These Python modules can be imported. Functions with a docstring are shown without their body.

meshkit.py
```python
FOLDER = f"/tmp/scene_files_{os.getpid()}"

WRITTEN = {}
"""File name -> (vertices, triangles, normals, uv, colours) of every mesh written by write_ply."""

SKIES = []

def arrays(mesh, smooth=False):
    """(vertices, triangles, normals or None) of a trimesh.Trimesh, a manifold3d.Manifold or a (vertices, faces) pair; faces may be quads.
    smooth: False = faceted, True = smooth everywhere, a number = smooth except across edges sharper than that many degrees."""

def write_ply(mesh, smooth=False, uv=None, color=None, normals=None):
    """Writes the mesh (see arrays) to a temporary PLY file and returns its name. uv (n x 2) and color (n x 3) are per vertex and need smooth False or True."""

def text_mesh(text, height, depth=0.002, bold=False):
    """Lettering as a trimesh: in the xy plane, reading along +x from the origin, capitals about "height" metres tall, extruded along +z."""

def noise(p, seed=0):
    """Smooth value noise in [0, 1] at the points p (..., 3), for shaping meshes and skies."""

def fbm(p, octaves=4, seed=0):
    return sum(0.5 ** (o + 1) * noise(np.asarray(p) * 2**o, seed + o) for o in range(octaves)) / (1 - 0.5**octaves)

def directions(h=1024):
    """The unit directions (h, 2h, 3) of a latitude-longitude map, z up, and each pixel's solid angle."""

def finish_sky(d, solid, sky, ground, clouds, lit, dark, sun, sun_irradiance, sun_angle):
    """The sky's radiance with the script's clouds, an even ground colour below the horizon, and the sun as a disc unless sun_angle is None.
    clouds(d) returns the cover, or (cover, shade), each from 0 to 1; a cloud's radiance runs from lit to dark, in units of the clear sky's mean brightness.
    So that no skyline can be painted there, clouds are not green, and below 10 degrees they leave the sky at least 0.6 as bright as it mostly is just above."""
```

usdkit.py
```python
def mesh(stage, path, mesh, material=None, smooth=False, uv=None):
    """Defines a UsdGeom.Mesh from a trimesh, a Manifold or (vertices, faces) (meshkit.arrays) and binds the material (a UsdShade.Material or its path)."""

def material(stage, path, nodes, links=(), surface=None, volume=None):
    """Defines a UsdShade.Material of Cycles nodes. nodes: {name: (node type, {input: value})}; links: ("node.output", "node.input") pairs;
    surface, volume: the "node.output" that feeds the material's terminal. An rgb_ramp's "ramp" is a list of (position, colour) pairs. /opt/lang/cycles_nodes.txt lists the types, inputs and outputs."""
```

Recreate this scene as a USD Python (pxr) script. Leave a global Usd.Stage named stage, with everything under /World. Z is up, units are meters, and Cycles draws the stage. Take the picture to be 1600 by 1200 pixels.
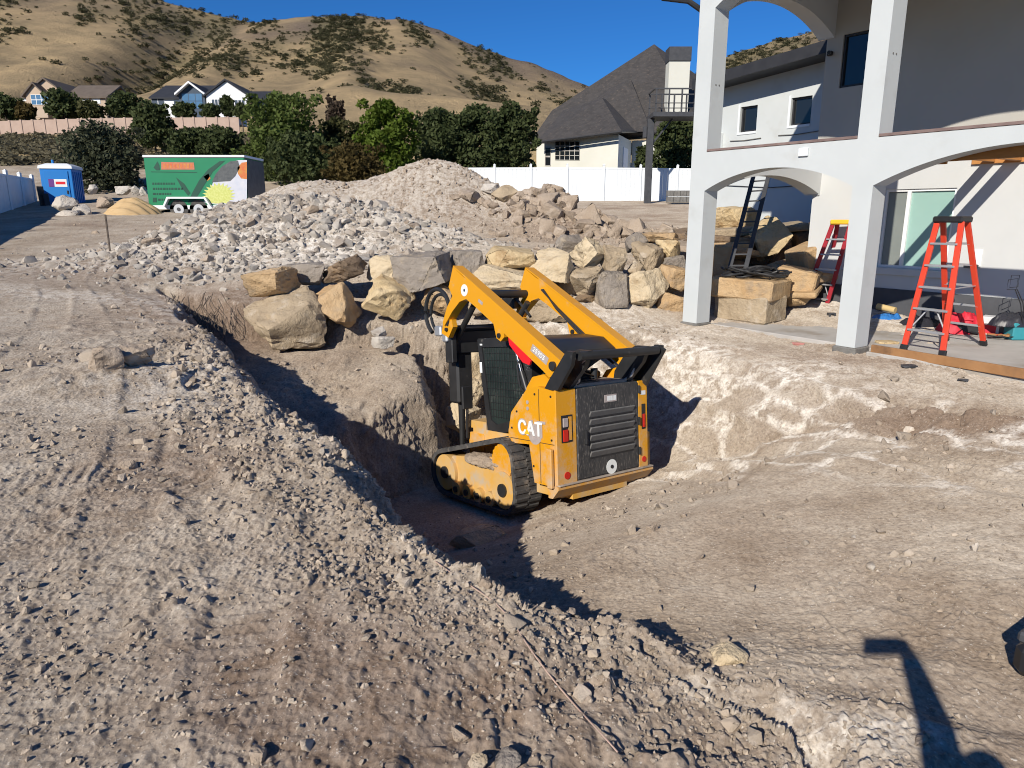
import math, random
import numpy as np, trimesh, manifold3d, usdkit, meshkit
from scipy.ndimage import gaussian_filter, map_coordinates
from scipy.interpolate import LinearNDInterpolator
from scipy.spatial import ConvexHull
from shapely.geometry import Polygon, LineString, Point, box as sbox
import shapely
from pxr import Usd, UsdGeom, UsdLux, UsdShade, Gf, Sdf, Vt

# ------------------------------------------------------------------ camera, sky, sun, exposure
stage = Usd.Stage.CreateInMemory()
UsdGeom.SetStageUpAxis(stage, 'Z'); UsdGeom.SetStageMetersPerUnit(stage, 1.0)
UsdGeom.Xform.Define(stage, '/World'); UsdGeom.Scope.Define(stage, '/World/Looks')
ZC, FPX, PITCH = 1.85, 1114.0, math.radians(13.4)
EXPOSURE = 0.24
cam = UsdGeom.Camera.Define(stage, '/World/camera')
cam.CreateHorizontalApertureAttr(36.0); cam.CreateVerticalApertureAttr(27.0)
cam.CreateFocalLengthAttr(36.0 * FPX / 1600.0)
cam.CreateClippingRangeAttr((0.03, 20000.0)); cam.CreateExposureAttr(EXPOSURE)
cam.AddTranslateOp().Set(Gf.Vec3d(0, 0, ZC)); cam.AddRotateXOp().Set(90.0 - math.degrees(PITCH))
SUN_EL, SUN_AZ = math.radians(29.6), math.radians(30.0)          # azimuth the light travels towards, from +y to +x
SUN_STRENGTH, SKY_STRENGTH = 1.25, 0.05
sdir = np.array([math.sin(SUN_AZ) * math.cos(SUN_EL), math.cos(SUN_AZ) * math.cos(SUN_EL), -math.sin(SUN_EL)])
sun = UsdLux.DistantLight.Define(stage, '/World/sun')
sun.CreateIntensityAttr(SUN_STRENGTH); sun.CreateAngleAttr(0.5); sun.CreateNormalizeAttr(True)
sun.CreateColorAttr(Gf.Vec3f(1.0, 0.93, 0.83))
_z = -sdir; _x = np.cross([0, 0, 1], _z); _x /= np.linalg.norm(_x); _y = np.cross(_z, _x)
sun.AddTransformOp().Set(Gf.Matrix4d(*_x, 0, *_y, 0, *_z, 0, 0, 0, 0, 1))
sky = UsdLux.DomeLight.Define(stage, '/World/sky')
skymat = usdkit.material(stage, '/World/Looks/sky_air', {
    's': ('sky_texture', {'sky_type': 'single_scattering', 'sun_disc': False, 'sun_elevation': SUN_EL,
                          'sun_rotation': math.atan2(-sdir[0], -sdir[1]), 'altitude': 1500.0, 'air_density': 1.0, 'aerosol_density': 0.15, 'ozone_density': 2.5}),
    'deep': ('mix_color', {'blend_type': 'multiply', 'fac': 1.0, 'b': (.29, .92, 1.68), 'use_clamp': False}),
    'b': ('background_shader', {'strength': SKY_STRENGTH})}, [('s.color', 'deep.a'), ('deep.result', 'b.color')], surface='b.background')
UsdShade.MaterialBindingAPI.Apply(sky.GetPrim()).Bind(skymat)
sky.GetPrim().SetCustomDataByKey('kind', 'structure')

# ------------------------------------------------------------------ helpers
rng = np.random.default_rng(7); random.seed(7)
CP, SP = math.cos(PITCH), math.sin(PITCH)
def ray(px, py):
    x, y = (px - 800) / FPX, -(py - 600) / FPX
    return np.array([x, CP + y * SP, -SP + y * CP])
def at_z(px, py, z): d = ray(px, py); return np.array([0, 0, ZC]) + d * (z - ZC) / d[2]
def at_y(px, py, Y): d = ray(px, py); return np.array([0, 0, ZC]) + d * Y / d[1]
_names = {}
def path_for(name, parent=None):
    base = (str(parent.GetPath()) if parent is not None else '/World') + '/' + name
    n = _names.get(base, 0); _names[base] = n + 1
    return base if n == 0 else f'{base}_{n:03d}'
def tag(prim, label=None, cat=None, group=None, kind=None):
    for k, v in (('label', label), ('category', cat), ('group', group), ('kind', kind)):
        if v: prim.SetCustomDataByKey(k, v)
    return prim
def mat4(R=np.eye(3), t=(0, 0, 0)):
    m = np.eye(4); m[:3, :3] = R; m[:3, 3] = t; return m
def thing(name, label, cat, loc=(0, 0, 0), rz=0.0, group=None, M=None, kind=None):
    x = UsdGeom.Xform.Define(stage, path_for(name))
    if M is not None: x.AddTransformOp().Set(Gf.Matrix4d(*np.asarray(M).T.ravel().tolist()))
    else:
        x.AddTranslateOp().Set(Gf.Vec3d(*map(float, loc))); x.AddRotateZOp().Set(float(rz))
    return tag(x.GetPrim(), label, cat, group, kind)
def put(name, mesh, m, parent=None, smooth=35, label=None, cat=None, group=None, kind=None, loc=None):
    if isinstance(mesh, list): mesh = trimesh.util.concatenate(mesh)
    g = usdkit.mesh(stage, path_for(name, parent), mesh, m, smooth)
    if loc is not None: g.AddTranslateOp().Set(Gf.Vec3d(*map(float, loc)))
    return tag(g.GetPrim(), label, cat, group, kind)
def copy_of(src, M, label=None, group=None):
    base = src.GetName().rstrip('0123456789').rstrip('_') if src.GetName()[-3:].isdigit() else src.GetName()
    x = UsdGeom.Xform.Define(stage, path_for(base))
    x.GetPrim().GetReferences().AddInternalReference(src.GetPath())
    x.GetPrim().SetInstanceable(True)
    x.ClearXformOpOrder()
    op = x.AddTransformOp(opSuffix='placed'); op.Set(Gf.Matrix4d(*np.asarray(M).T.ravel().tolist())); x.SetXformOpOrder([op])
    was = src.GetCustomData()
    return tag(x.GetPrim(), label or was.get('label'), was.get('category'), group or was.get('group'))
def cbox(size, c=(0, 0, 0), ch=0.008):
    a, b, d = np.asarray(size, float) / 2; ch = min(ch, a * .45, b * .45, d * .45); P = []
    for i in (-1, 1):
        for j in (-1, 1):
            for k in (-1, 1):
                P += [(i * (a - ch), j * (b - ch), k * d), (i * (a - ch), j * b, k * (d - ch)), (i * a, j * (b - ch), k * (d - ch))]
    m = trimesh.convex.convex_hull(np.array(P)); m.apply_translation(c); return m
def bx(x0, x1, y0, y1, z0, z1, ch=0.0):
    s, c = (x1 - x0, y1 - y0, z1 - z0), ((x0 + x1) / 2, (y0 + y1) / 2, (z0 + z1) / 2)
    if ch: return cbox(s, c, ch)
    m = trimesh.creation.box(s); m.apply_translation(c); return m
def frame_to(d, up=(0, 0, 1)):
    d = np.asarray(d, float); d = d / np.linalg.norm(d)
    s = np.cross(up, d)
    if np.linalg.norm(s) < 1e-4: s = np.cross((1, 0, 0), d)
    s /= np.linalg.norm(s); return np.column_stack([d, s, np.cross(d, s)])
def bar(p0, p1, w, h, up=(0, 0, 1), ch=0.004):
    p0, p1 = np.asarray(p0, float), np.asarray(p1, float)
    m = cbox((np.linalg.norm(p1 - p0), w, h), ch=ch); m.apply_transform(mat4(frame_to(p1 - p0, up), (p0 + p1) / 2)); return m
def tube(pts, r, sides=8, cap=True):
    p = np.asarray(pts, float); t = np.gradient(p, axis=0); t /= np.linalg.norm(t, axis=1, keepdims=True) + 1e-12
    ref = np.array([0, 0, 1.0]) if abs(t[:, 2]).mean() < .85 else np.array([1.0, 0, 0])
    a = np.cross(t, ref); a /= np.linalg.norm(a, axis=1, keepdims=True) + 1e-12; b = np.cross(t, a)
    ang = np.arange(sides) * 2 * np.pi / sides; r = np.broadcast_to(r, (len(p),))
    v = (p[:, None] + r[:, None, None] * (np.cos(ang)[None, :, None] * a[:, None] + np.sin(ang)[None, :, None] * b[:, None])).reshape(-1, 3)
    f = []
    for i in range(len(p) - 1):
        for j in range(sides):
            k = (j + 1) % sides; q = [i * sides + j, i * sides + k, (i + 1) * sides + k, (i + 1) * sides + j]
            f += [[q[0], q[2], q[1]], [q[0], q[3], q[2]]]
    if cap:
        n = len(v); v = np.vstack([v, p[:1], p[-1:]]); o = (len(p) - 1) * sides
        for j in range(sides):
            k = (j + 1) % sides; f += [[n, j, k], [n + 1, o + k, o + j]]
    m = trimesh.Trimesh(v, f, process=False); m.fix_normals(); return m
def cyl(c0, c1, r, sides=20): return tube([c0, np.asarray(c0) * .999999 + np.asarray(c1) * .000001, c1], r, sides) if False else tube([c0, c1], r, sides)
def extr(poly, h0, h1, plane='xz'):
    """polygon in a plane, extruded along the third axis from h0 to h1"""
    if not isinstance(poly, Polygon): poly = Polygon(poly)
    m = trimesh.creation.extrude_polygon(poly, h1 - h0, engine='earcut'); v = m.vertices.copy(); v[:, 2] += h0
    if plane == 'xz': v = v[:, [0, 2, 1]]; m = trimesh.Trimesh(v, m.faces[:, ::-1], process=False)
    elif plane == 'yz': v = v[:, [2, 0, 1]]; m = trimesh.Trimesh(v, m.faces, process=False)
    else: m = trimesh.Trimesh(v, m.faces, process=False)
    return m
def xf(m, R=np.eye(3), t=(0, 0, 0)): m = m.copy(); m.apply_transform(mat4(R, t)); return m
def rz(a): a = math.radians(a); return np.array([[math.cos(a), -math.sin(a), 0], [math.sin(a), math.cos(a), 0], [0, 0, 1]])
def ry(a): a = math.radians(a); return np.array([[math.cos(a), 0, math.sin(a)], [0, 1, 0], [-math.sin(a), 0, math.cos(a)]])
def rx(a): a = math.radians(a); return np.array([[1, 0, 0], [0, math.cos(a), -math.sin(a)], [0, math.sin(a), math.cos(a)]])
def hull_of(spheres):
    """manifold hull chains -> one smooth body; spheres: list of ((x,y,z),r) pairs of joints"""
    parts = []
    for (a, ra), (b, rb) in spheres:
        parts.append(manifold3d.Manifold.batch_hull([manifold3d.Manifold.sphere(ra, 14).translate(a), manifold3d.Manifold.sphere(rb, 14).translate(b)]))
    m = manifold3d.Manifold.batch_boolean(parts, manifold3d.OpType.Add).refine_to_length(0.03).to_mesh()
    t = trimesh.Trimesh(m.vert_properties[:, :3], m.tri_verts); trimesh.smoothing.filter_taubin(t, iterations=12); return t

# ------------------------------------------------------------------ materials
def M(name, c1, c2=None, scale=4.0, rough=0.75, bump=0.0, bscale=30.0, metal=0.0, spec=0.4, mid=0.5, soft=0.25, c3=None, s3=1.0, rand=0.0, detail=8.0, dist=0.02, stretch=None, space='w', m3=.55):
    """two-tone noise paint with optional third tone at another scale, relief, and per-object variation"""
    N = {'g': ('geometry', {}), 'p': ('principled_bsdf', {'roughness': rough, 'metallic': metal, 'specular_ior_level': spec, 'base_color': c1})}
    L = []; src = 'g.position'
    if space == 'o': N['t'] = ('texture_coordinate', {}); src = 't.object'
    if stretch is not None:
        N['mp'] = ('mapping', {'scale': stretch}); L.append((src, 'mp.vector')); src = 'mp.vector'
    col = None
    if c2 is not None:
        N['n'] = ('noise_texture', {'scale': scale, 'detail': detail, 'roughness': 0.62})
        N['r'] = ('rgb_ramp', {'ramp': [(max(0, mid - soft), c1), (min(1, mid + soft), c2)]})
        L += [(src, 'n.vector'), ('n.fac', 'r.fac')]; col = 'r.color'
    if c3 is not None:
        N['n3'] = ('noise_texture', {'scale': s3, 'detail': 6.0, 'roughness': 0.6})
        N['m3'] = ('map_range', {'from_min': m3, 'from_max': m3 + .17, 'clamp': True})
        N['x3'] = ('mix_color', {'b': c3})
        L += [(src, 'n3.vector'), ('n3.fac', 'm3.value'), ('m3.result', 'x3.fac'), (col, 'x3.a')]; col = 'x3.result'
    if rand:
        N['oi'] = ('object_info', {}); N['mr'] = ('map_range', {'to_min': 1 - rand, 'to_max': 1 + rand})
        N['hv'] = ('hsv', {}); L += [('oi.random', 'mr.value'), ('mr.result', 'hv.value'), (col, 'hv.color')]; col = 'hv.color'
    if col: L.append((col, 'p.base_color'))
    if bump:
        N['bn'] = ('noise_texture', {'scale': bscale, 'detail': 6.0, 'roughness': 0.65}); N['b'] = ('bump', {'strength': bump, 'distance': dist})
        L += [(src, 'bn.vector'), ('bn.fac', 'b.height'), ('b.normal', 'p.normal')]
    return usdkit.material(stage, '/World/Looks/' + name, N, L, surface='p.BSDF')
def pane_mat(name, tint, rough=0.05, fac=0.0):
    return usdkit.material(stage, '/World/Looks/' + name, {
        'f': ('fresnel', {'IOR': 1.5}), 't': ('transparent_bsdf', {'color': tint}), 'g': ('glossy_bsdf', {'roughness': rough, 'color': (1, 1, 1)}), 'm': ('mix_closure', {})},
        [('f.fac', 'm.fac'), ('t.BSDF', 'm.closure1'), ('g.BSDF', 'm.closure2')], surface='m.closure')
def leaf_mat(name, c1, c2, scale=1.2):
    return usdkit.material(stage, '/World/Looks/' + name, {
        'g': ('geometry', {}), 'n': ('noise_texture', {'scale': scale, 'detail': 4.0}), 'wn': ('white_noise_texture', {}), 'r': ('rgb_ramp', {'ramp': [(.3, c1), (.7, c2)]}),
        'h': ('hsv', {}), 'mr': ('map_range', {'to_min': .6, 'to_max': 1.4}),
        'p': ('principled_bsdf', {'roughness': .7, 'specular_ior_level': .15}), 't': ('translucent_bsdf', {}), 'm': ('mix_closure', {'fac': .35})},
        [('g.position', 'n.vector'), ('n.fac', 'r.fac'), ('r.color', 'h.color'), ('g.random_per_island', 'mr.value'), ('mr.result', 'h.value'), ('h.color', 'p.base_color'), ('h.color', 't.color'),
         ('p.BSDF', 'm.closure1'), ('t.BSDF', 'm.closure2')], surface='m.closure')
m_stucco = M('white_stucco', (.475, .502, .498), (.525, .55, .545), scale=1.3, rough=.9, bump=.35, bscale=140, dist=.004, spec=.2, c3=(.455, .470, .455), s3=1.6, m3=.56)
m_wallpale = M('pale_stucco', (.49, .50, .49), (.54, .55, .54), scale=.9, rough=.9, bump=.3, bscale=120, dist=.004, spec=.2)
m_greystucco = M('grey_stucco', (.39, .375, .335), (.44, .425, .385), scale=.9, rough=.9, bump=.3, bscale=120, dist=.004, spec=.2)  # pale stucco darkened: upper wall's shade is put into the colour
m_cream = M('cream_stucco', (.55, .545, .475), (.61, .605, .535), scale=.7, rough=.9, bump=.2, bscale=60, spec=.2)
m_dark = M('dark_trim', (.02, .02, .022), (.035, .035, .037), rough=.5)
m_capmetal = M('brown_cap', (.14, .095, .085), (.24, .17, .15), scale=5, rough=.6)
m_conc = M('concrete', (.36, .34, .31), (.47, .445, .41), scale=2.5, rough=.9, bump=.3, bscale=60, c3=(.30, .265, .22), s3=1.1, m3=.5)
m_concgray = M('footing_concrete', (.12, .115, .105), (.22, .21, .19), scale=9, rough=.95, bump=.6, bscale=40)
m_wood = M('orange_lumber', (.36, .15, .04), (.50, .235, .07), scale=6, rough=.65, stretch=(1, 1, 6), bump=.2, bscale=40)
m_board = M('brown_plank', (.25, .12, .045), (.36, .19, .08), scale=4, rough=.7, bump=.2, bscale=50, c3=(.16, .085, .04), s3=2.0)
m_shingle = M('dark_shingle', (.036, .033, .031), (.070, .064, .060), scale=2.2, rough=.9, bump=.5, bscale=8, dist=.05, detail=10, c3=(.105, .085, .07), s3=5.0)
m_roofdark = M('wing_shingle', (.05, .048, .048), (.085, .08, .08), scale=6, rough=.9, bump=.5, bscale=20)
m_glassdark = M('dark_window_glass', (.012, .015, .017), rough=.08, spec=.6)
m_frost = M('frosted_pane', (.25, .40, .35), (.30, .46, .41), scale=.8, rough=.35, spec=.6)
m_frostgray = M('grey_pane', (.16, .18, .17), (.22, .24, .22), scale=1, rough=.3, spec=.6)
m_white = M('white_vinyl', (.66, .69, .70), (.71, .74, .75), scale=.6, rough=.55)
m_winframe = M('white_window_frame', (.72, .73, .72), (.78, .79, .78), scale=2, rough=.6)
m_steel = M('weathered_steel', (.035, .037, .042), (.065, .066, .07), scale=5, rough=.55, metal=.0)
m_alum = M('aluminium', (.42, .43, .44), (.52, .53, .54), scale=8, rough=.42, metal=.6)
m_orange = M('orange_fibreglass', (.56, .040, .018), (.64, .065, .028), scale=5, rough=.45)
m_maroon = M('maroon_fibreglass', (.30, .02, .03), (.37, .035, .05), scale=5, rough=.45)
m_yellowplastic = M('yellow_plastic', (.72, .40, .02), (.78, .47, .03), scale=6, rough=.5)
m_blackplastic = M('black_plastic', (.012, .012, .013), (.024, .024, .026), scale=8, rough=.45)
m_rubber = M('dusty_rubber', (.035, .035, .036), (.085, .08, .075), scale=9, rough=.85, bump=.3, bscale=50, c3=(.2, .17, .14), s3=7)
# ---- machine paint
m_yel = usdkit.material(stage, '/World/Looks/yellow_paint', {
    't': ('texture_coordinate', {}), 's': ('separate_xyz', {}), 'n': ('noise_texture', {'scale': 4.5, 'detail': 9.0, 'roughness': .68}), 'f': ('noise_texture', {'scale': 55.0, 'detail': 5.0, 'roughness': .7}),
    'h': ('map_range', {'from_min': 1.7, 'from_max': .35, 'to_min': -.10, 'to_max': .13, 'clamp': True}), 'a': ('math', {'math_type': 'add'}), 'a2': ('math', {'math_type': 'multiply_add', 'value2': .22}),
    'm': ('map_range', {'from_min': .60, 'from_max': .88, 'to_max': .92, 'clamp': True}), 'x': ('mix_color', {'a': (.62, .28, .009), 'b': (.46, .35, .235)}),
    'sc': ('noise_texture', {'scale': 9.0, 'detail': 8.0, 'roughness': .75}), 'scm': ('map_range', {'from_min': .69, 'from_max': .71, 'to_max': .55, 'clamp': True}), 'x2': ('mix_color', {'b': (.10, .075, .05)}),
    'r': ('map_range', {'to_min': .36, 'to_max': .85}), 'p': ('principled_bsdf', {'specular_ior_level': .45})},
    [('t.object', 's.vector'), ('t.object', 'n.vector'), ('t.object', 'f.vector'), ('t.object', 'sc.vector'), ('s.z', 'h.value'), ('h.result', 'a.value1'), ('n.fac', 'a.value2'), ('f.fac', 'a2.value1'), ('a.value', 'a2.value3'), ('a2.value', 'm.value'),
     ('m.result', 'x.fac'), ('sc.fac', 'scm.value'), ('scm.result', 'x2.fac'), ('x.result', 'x2.a'), ('m.result', 'r.value'), ('r.result', 'p.roughness'), ('x2.result', 'p.base_color')], surface='p.BSDF')
m_yeldust = M('dusty_yellow_paint', (.57, .29, .02), (.50, .36, .19), scale=3.0, rough=.65, c3=(.42, .34, .24), s3=5, space='o', m3=.52)
m_mblack = M('machine_black', (.013, .014, .015), (.03, .03, .031), scale=4, rough=.42, c3=(.14, .125, .11), s3=6, space='o', m3=.62)
m_mdoor = M('dusty_black_door', (.02, .021, .023), (.06, .058, .056), scale=5, rough=.6, c3=(.20, .18, .16), s3=14, space='o', m3=.55, stretch=(1, 5, 1))
m_louver = M('dusty_louver', (.10, .10, .10), (.17, .165, .155), scale=9, rough=.65, space='o')
m_dusttop = M('dusty_cover', (.26, .22, .18), (.40, .34, .28), scale=5, rough=.9, c3=(.05, .05, .05), s3=3, space='o')
m_red = M('red_paint', (.62, .012, .018), (.66, .02, .025), scale=5, rough=.4)
m_redlens = M('red_lens', (.5, .02, .01), rough=.25)
m_decalw = M('decal_white', (.74, .76, .74), (.66, .68, .66), scale=20, rough=.5)
m_decalg = M('decal_grey', (.30, .26, .25), (.42, .36, .33), scale=20, rough=.55)
m_cabglass = M('dusty_cab_mesh_glass', (.010, .016, .016), (.03, .042, .038), scale=3, rough=.22, spec=.55, space='o', c3=(.08, .085, .075), s3=9, m3=.6)
m_chrome = M('cylinder_chrome', (.5, .5, .5), rough=.2, metal=1.0)
from scipy.spatial.transform import Rotation
# ------------------------------------------------------------------ terrain
def soft(x, a, b): t = np.clip((x - a) / (b - a), 0, 1); return t * t * (3 - 2 * t)
def gauss(x, y, cx, cy, sx, sy, rot=0.0):
    c, s = math.cos(rot), math.sin(rot); dx, dy = x - cx, y - cy
    return np.exp(-(((dx * c + dy * s) / sx) ** 2 + ((-dx * s + dy * c) / sy) ** 2))
fx = meshkit.fbm
def n2(x, y, s, seed, o=4): return fx(np.stack([x * s, y * s, np.zeros_like(x) + seed * 3.7], -1), o, seed) - .5
M_O, M_H = np.array([.659, 8.218, -1.617]), np.array([-math.sin(math.radians(38.402)), math.cos(math.radians(38.402))])
EDGE_PX = [(250, 455, .45), (285, 498, .38), (315, 540, .30), (360, 590, .22), (430, 640, .17), (480, 680, .15), (560, 760, .10), (640, 825, .08), (700, 860, .07),
           (790, 930, .04), (870, 970, .0), (960, 1005, -.05), (1060, 1065, -.10), (1150, 1122, -.14), (1230, 1180, -.18)]
EDGE = np.array([at_z(*p)[:2] for p in EDGE_PX])
RIGHT_PX = [(1045, 522, -.02), (1100, 533, -.05), (1200, 556, -.08), (1300, 577, -.08), (1400, 600, -.1), (1500, 622, -.12), (1600, 645, -.15)]
RIGHT = np.array([at_z(*p)[:2] for p in RIGHT_PX])
EDGE = np.vstack([EDGE, [[1.0, 1.3], [1.3, .3]]])
RIGHT = np.vstack([RIGHT, [[7.6, 4.0], [10.5, -.5]]])
BACK = np.array([EDGE[0], [-4.9, 12.5], [-3.4, 12.15], [-2.1, 12.1], [-.6, 12.0], [.6, 12.1], [1.7, 11.9], RIGHT[0]])
PIT = Polygon(np.vstack([EDGE[::-1], BACK[1:-1], RIGHT])).buffer(0)
LEDGE = Polygon([(-6.2, 12.6), (-2.15, 12.4), (-1.85, 11.4), (-1.3, 10.05), (-1.65, 9.6), (-2.15, 9.05), (-2.7, 8.45), (-3.6, 7.6), (-4.6, 9.0), (-6.0, 11.4)])
_ctl = []
for p in EDGE_PX: _ctl.append(at_z(*p))
for p in RIGHT_PX: _ctl.append(at_z(*p))
for p in [(0, 1190, .03), (300, 1190, .03), (600, 1190, .03), (900, 1190, .0), (0, 950, .08), (300, 900, .10), (600, 960, .06), (0, 760, .16), (250, 720, .15), (0, 640, .24), (200, 610, .24), (0, 540, .42), (130, 520, .40)]:
    _ctl.append(at_z(*p))
for x, y, z in [(0, 0, -.15), (.3, -.1, -.15), (-3, 0, 0), (-8, 0, .1), (-12, 3, .2), (-12, 8, .5), (-9, 9, .5), (-12, 13, .85), (-8, 13, .66), (-4.9, 12.7, .35), (-3.4, 12.6, .1), (-2.1, 12.5, .0), (0, 12.5, -.02), (2, 12.4, 0),
                (-4.9, 13.4, .72), (-3, 13.4, .82), (0, 13.6, .85), (2.2, 13.9, .8), (3.2, 13.6, .3), (3.6, 14.2, .45), (-5, 16, .95), (0, 16, 1.0), (4, 16, .8), (6, 16, .5), (-12, 17, 1.0), (-16, 17, 1.05), (-12, 21, 1.35), (0, 20, 1.2), (5, 20, 1.1), (9, 18, .8),
                (-25, 25, 1.62), (-14, 25, 1.62), (0, 25, 1.5), (10, 25, 1.55), (18, 25, 1.4), (-30, 30, 1.95), (-10, 30, 1.88), (0, 30, 1.85), (12, 32, 2.0), (0, 40, 2.55), (14, 40, 2.6), (-20, 36, 2.6), (30, 40, 2.7),
                (-14, 45, 4.4), (-40, 42, 4.6), (0, 52, 3.2), (20, 55, 3.0), (60, 60, 3), (-60, 30, 2.6), (-30, 62, 6.9), (-8, 60, 6.0), (-30, 80, 9.4), (-20, 97, 11.9), (-45, 97, 11.9), (-70, 97, 11.9), (0, 97, 11.0), (-45, 120, 14.2), (-25, 120, 14.0), (0, 120, 12), (40, 120, 9), (80, 120, 6),
                (-60, 160, 15), (-20, 160, 15), (30, 160, 13), (90, 160, 8), (-100, 120, 14), (-100, 60, 6), (-100, 0, 1), (-60, -20, 0), (0, -20, -.15), (60, -20, -.1), (110, 20, 0), (110, 100, 4), (-100, 200, 15), (110, 200, 10), (0, 200, 15),
                (5, 12, -.03), (4.3, 13.0, 0.0), (7, 11, -.03), (10, 9, -.03), (6.2, 8.2, -.1), (8, 6.5, -.12), (12, 4, -.1), (9, 0, -.1), (5, -3, -.1), (10, 14, 0), (3.2, 12.5, -.02)]:
    _ctl.append((x, y, z))
_ctl = np.array(_ctl); _up = LinearNDInterpolator(_ctl[:, :2], _ctl[:, 2], fill_value=0.0)
GX0, GY0, GS, GNX, GNY = -13.0, -2.0, 0.04, 650, 450       # the fine raster: 26 x 18 m
_gx, _gy = np.meshgrid(GX0 + GS * np.arange(GNX), GY0 + GS * np.arange(GNY))
_far = np.meshgrid(np.arange(-100, 110, .5), np.arange(-20, 200, .5)); _farz = gaussian_filter(_up(*_far), 2.5)
def far_z(x, y):
    if np.ndim(x) == 0: return float(far_z(np.array([float(x)]), np.array([float(y)]))[0])
    return map_coordinates(_farz, [(np.clip(y, -19, 199) + 20) / .5, (np.clip(x, -99, 109) + 100) / .5], order=1, mode='nearest')
U = gaussian_filter(_up(_gx, _gy), 8)
_pts = shapely.points(_gx.ravel(), _gy.ravel())
def dist_line(P): return shapely.distance(LineString(P), _pts).reshape(_gx.shape)
wob = (1.05 * n2(_gx, _gy, .75, 3) + .45 * n2(_gx, _gy, 2.1, 6)) * (.62 + .38 * soft(_gy, 2.5, 5)) + .05 * n2(_gx, _gy, 6.0, 5)
_in = shapely.contains(PIT, _pts).reshape(_gx.shape)
sgn = np.where(_in, 1, -1)
dE, dB, dR = dist_line(EDGE) * sgn + wob, dist_line(BACK) * sgn + wob, dist_line(RIGHT) * sgn + wob * .6
s_ax = (_gx - M_O[0]) * M_H[0] + (_gy - M_O[1]) * M_H[1]
floor = -1.617 - np.where(s_ax > 0, .132 * s_ax, np.where(s_ax > -2.8, .415 * s_ax, -1.162 + .165 * (s_ax + 2.8))) + .05 * n2(_gx, _gy, .8, 9)
lat = (_gx - M_O[0]) * M_H[1] - (_gy - M_O[1]) * M_H[0]
floor = floor + .035 * np.clip(lat, -2, 3) * (s_ax < 8)
pr_left = np.where(dE < .25, dE * .9, .225 + (dE - .25) * 2.6)
pr_back = np.where(dB < .12, dB * 1.0, .12 + (dB - .12) * 3.2)
pr_right = np.where(dR < .35, dR * .45, np.where(dR < 1.3, .16 + (dR - .35) * 1.12, 1.22 + (dR - 1.3) * .62)) + .22 * n2(_gx, _gy, .9, 31) * soft(dR, .2, .9)
ledge_d = shapely.distance(LEDGE.exterior, _pts).reshape(_gx.shape) * np.where(shapely.contains(LEDGE, _pts).reshape(_gx.shape), 1, -1) + .8 * wob
ledge_z = -.24 - .18 * (12.0 - _gy) + .34 * n2(_gx, _gy, 1.1, 12) + .12 * n2(_gx, _gy, 4, 13)
ledge = np.where(ledge_d > 0, ledge_z - .12 * np.exp(-ledge_d / .15), ledge_z - .12 + ledge_d * 2.6)
zz = np.maximum.reduce([floor, U - np.maximum(pr_left, 0), U - np.maximum(pr_back, 0), U - np.maximum(pr_right, 0), ledge])
inside = (dE > 0) & (dB > 0) & (dR > 0) & shapely.contains(PIT.buffer(.25), _pts).reshape(_gx.shape)
FZ = np.where(inside, np.minimum(U, zz), U)
FZ = gaussian_filter(FZ, .9)
# brown clods heaped at the foot of the right bank
FZ += .16 * gauss(_gx, _gy, 4.6, 6.9, 1.5, .55, -.9) * (.6 + 1.5 * np.abs(n2(_gx, _gy, 2.5, 41)))
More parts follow.
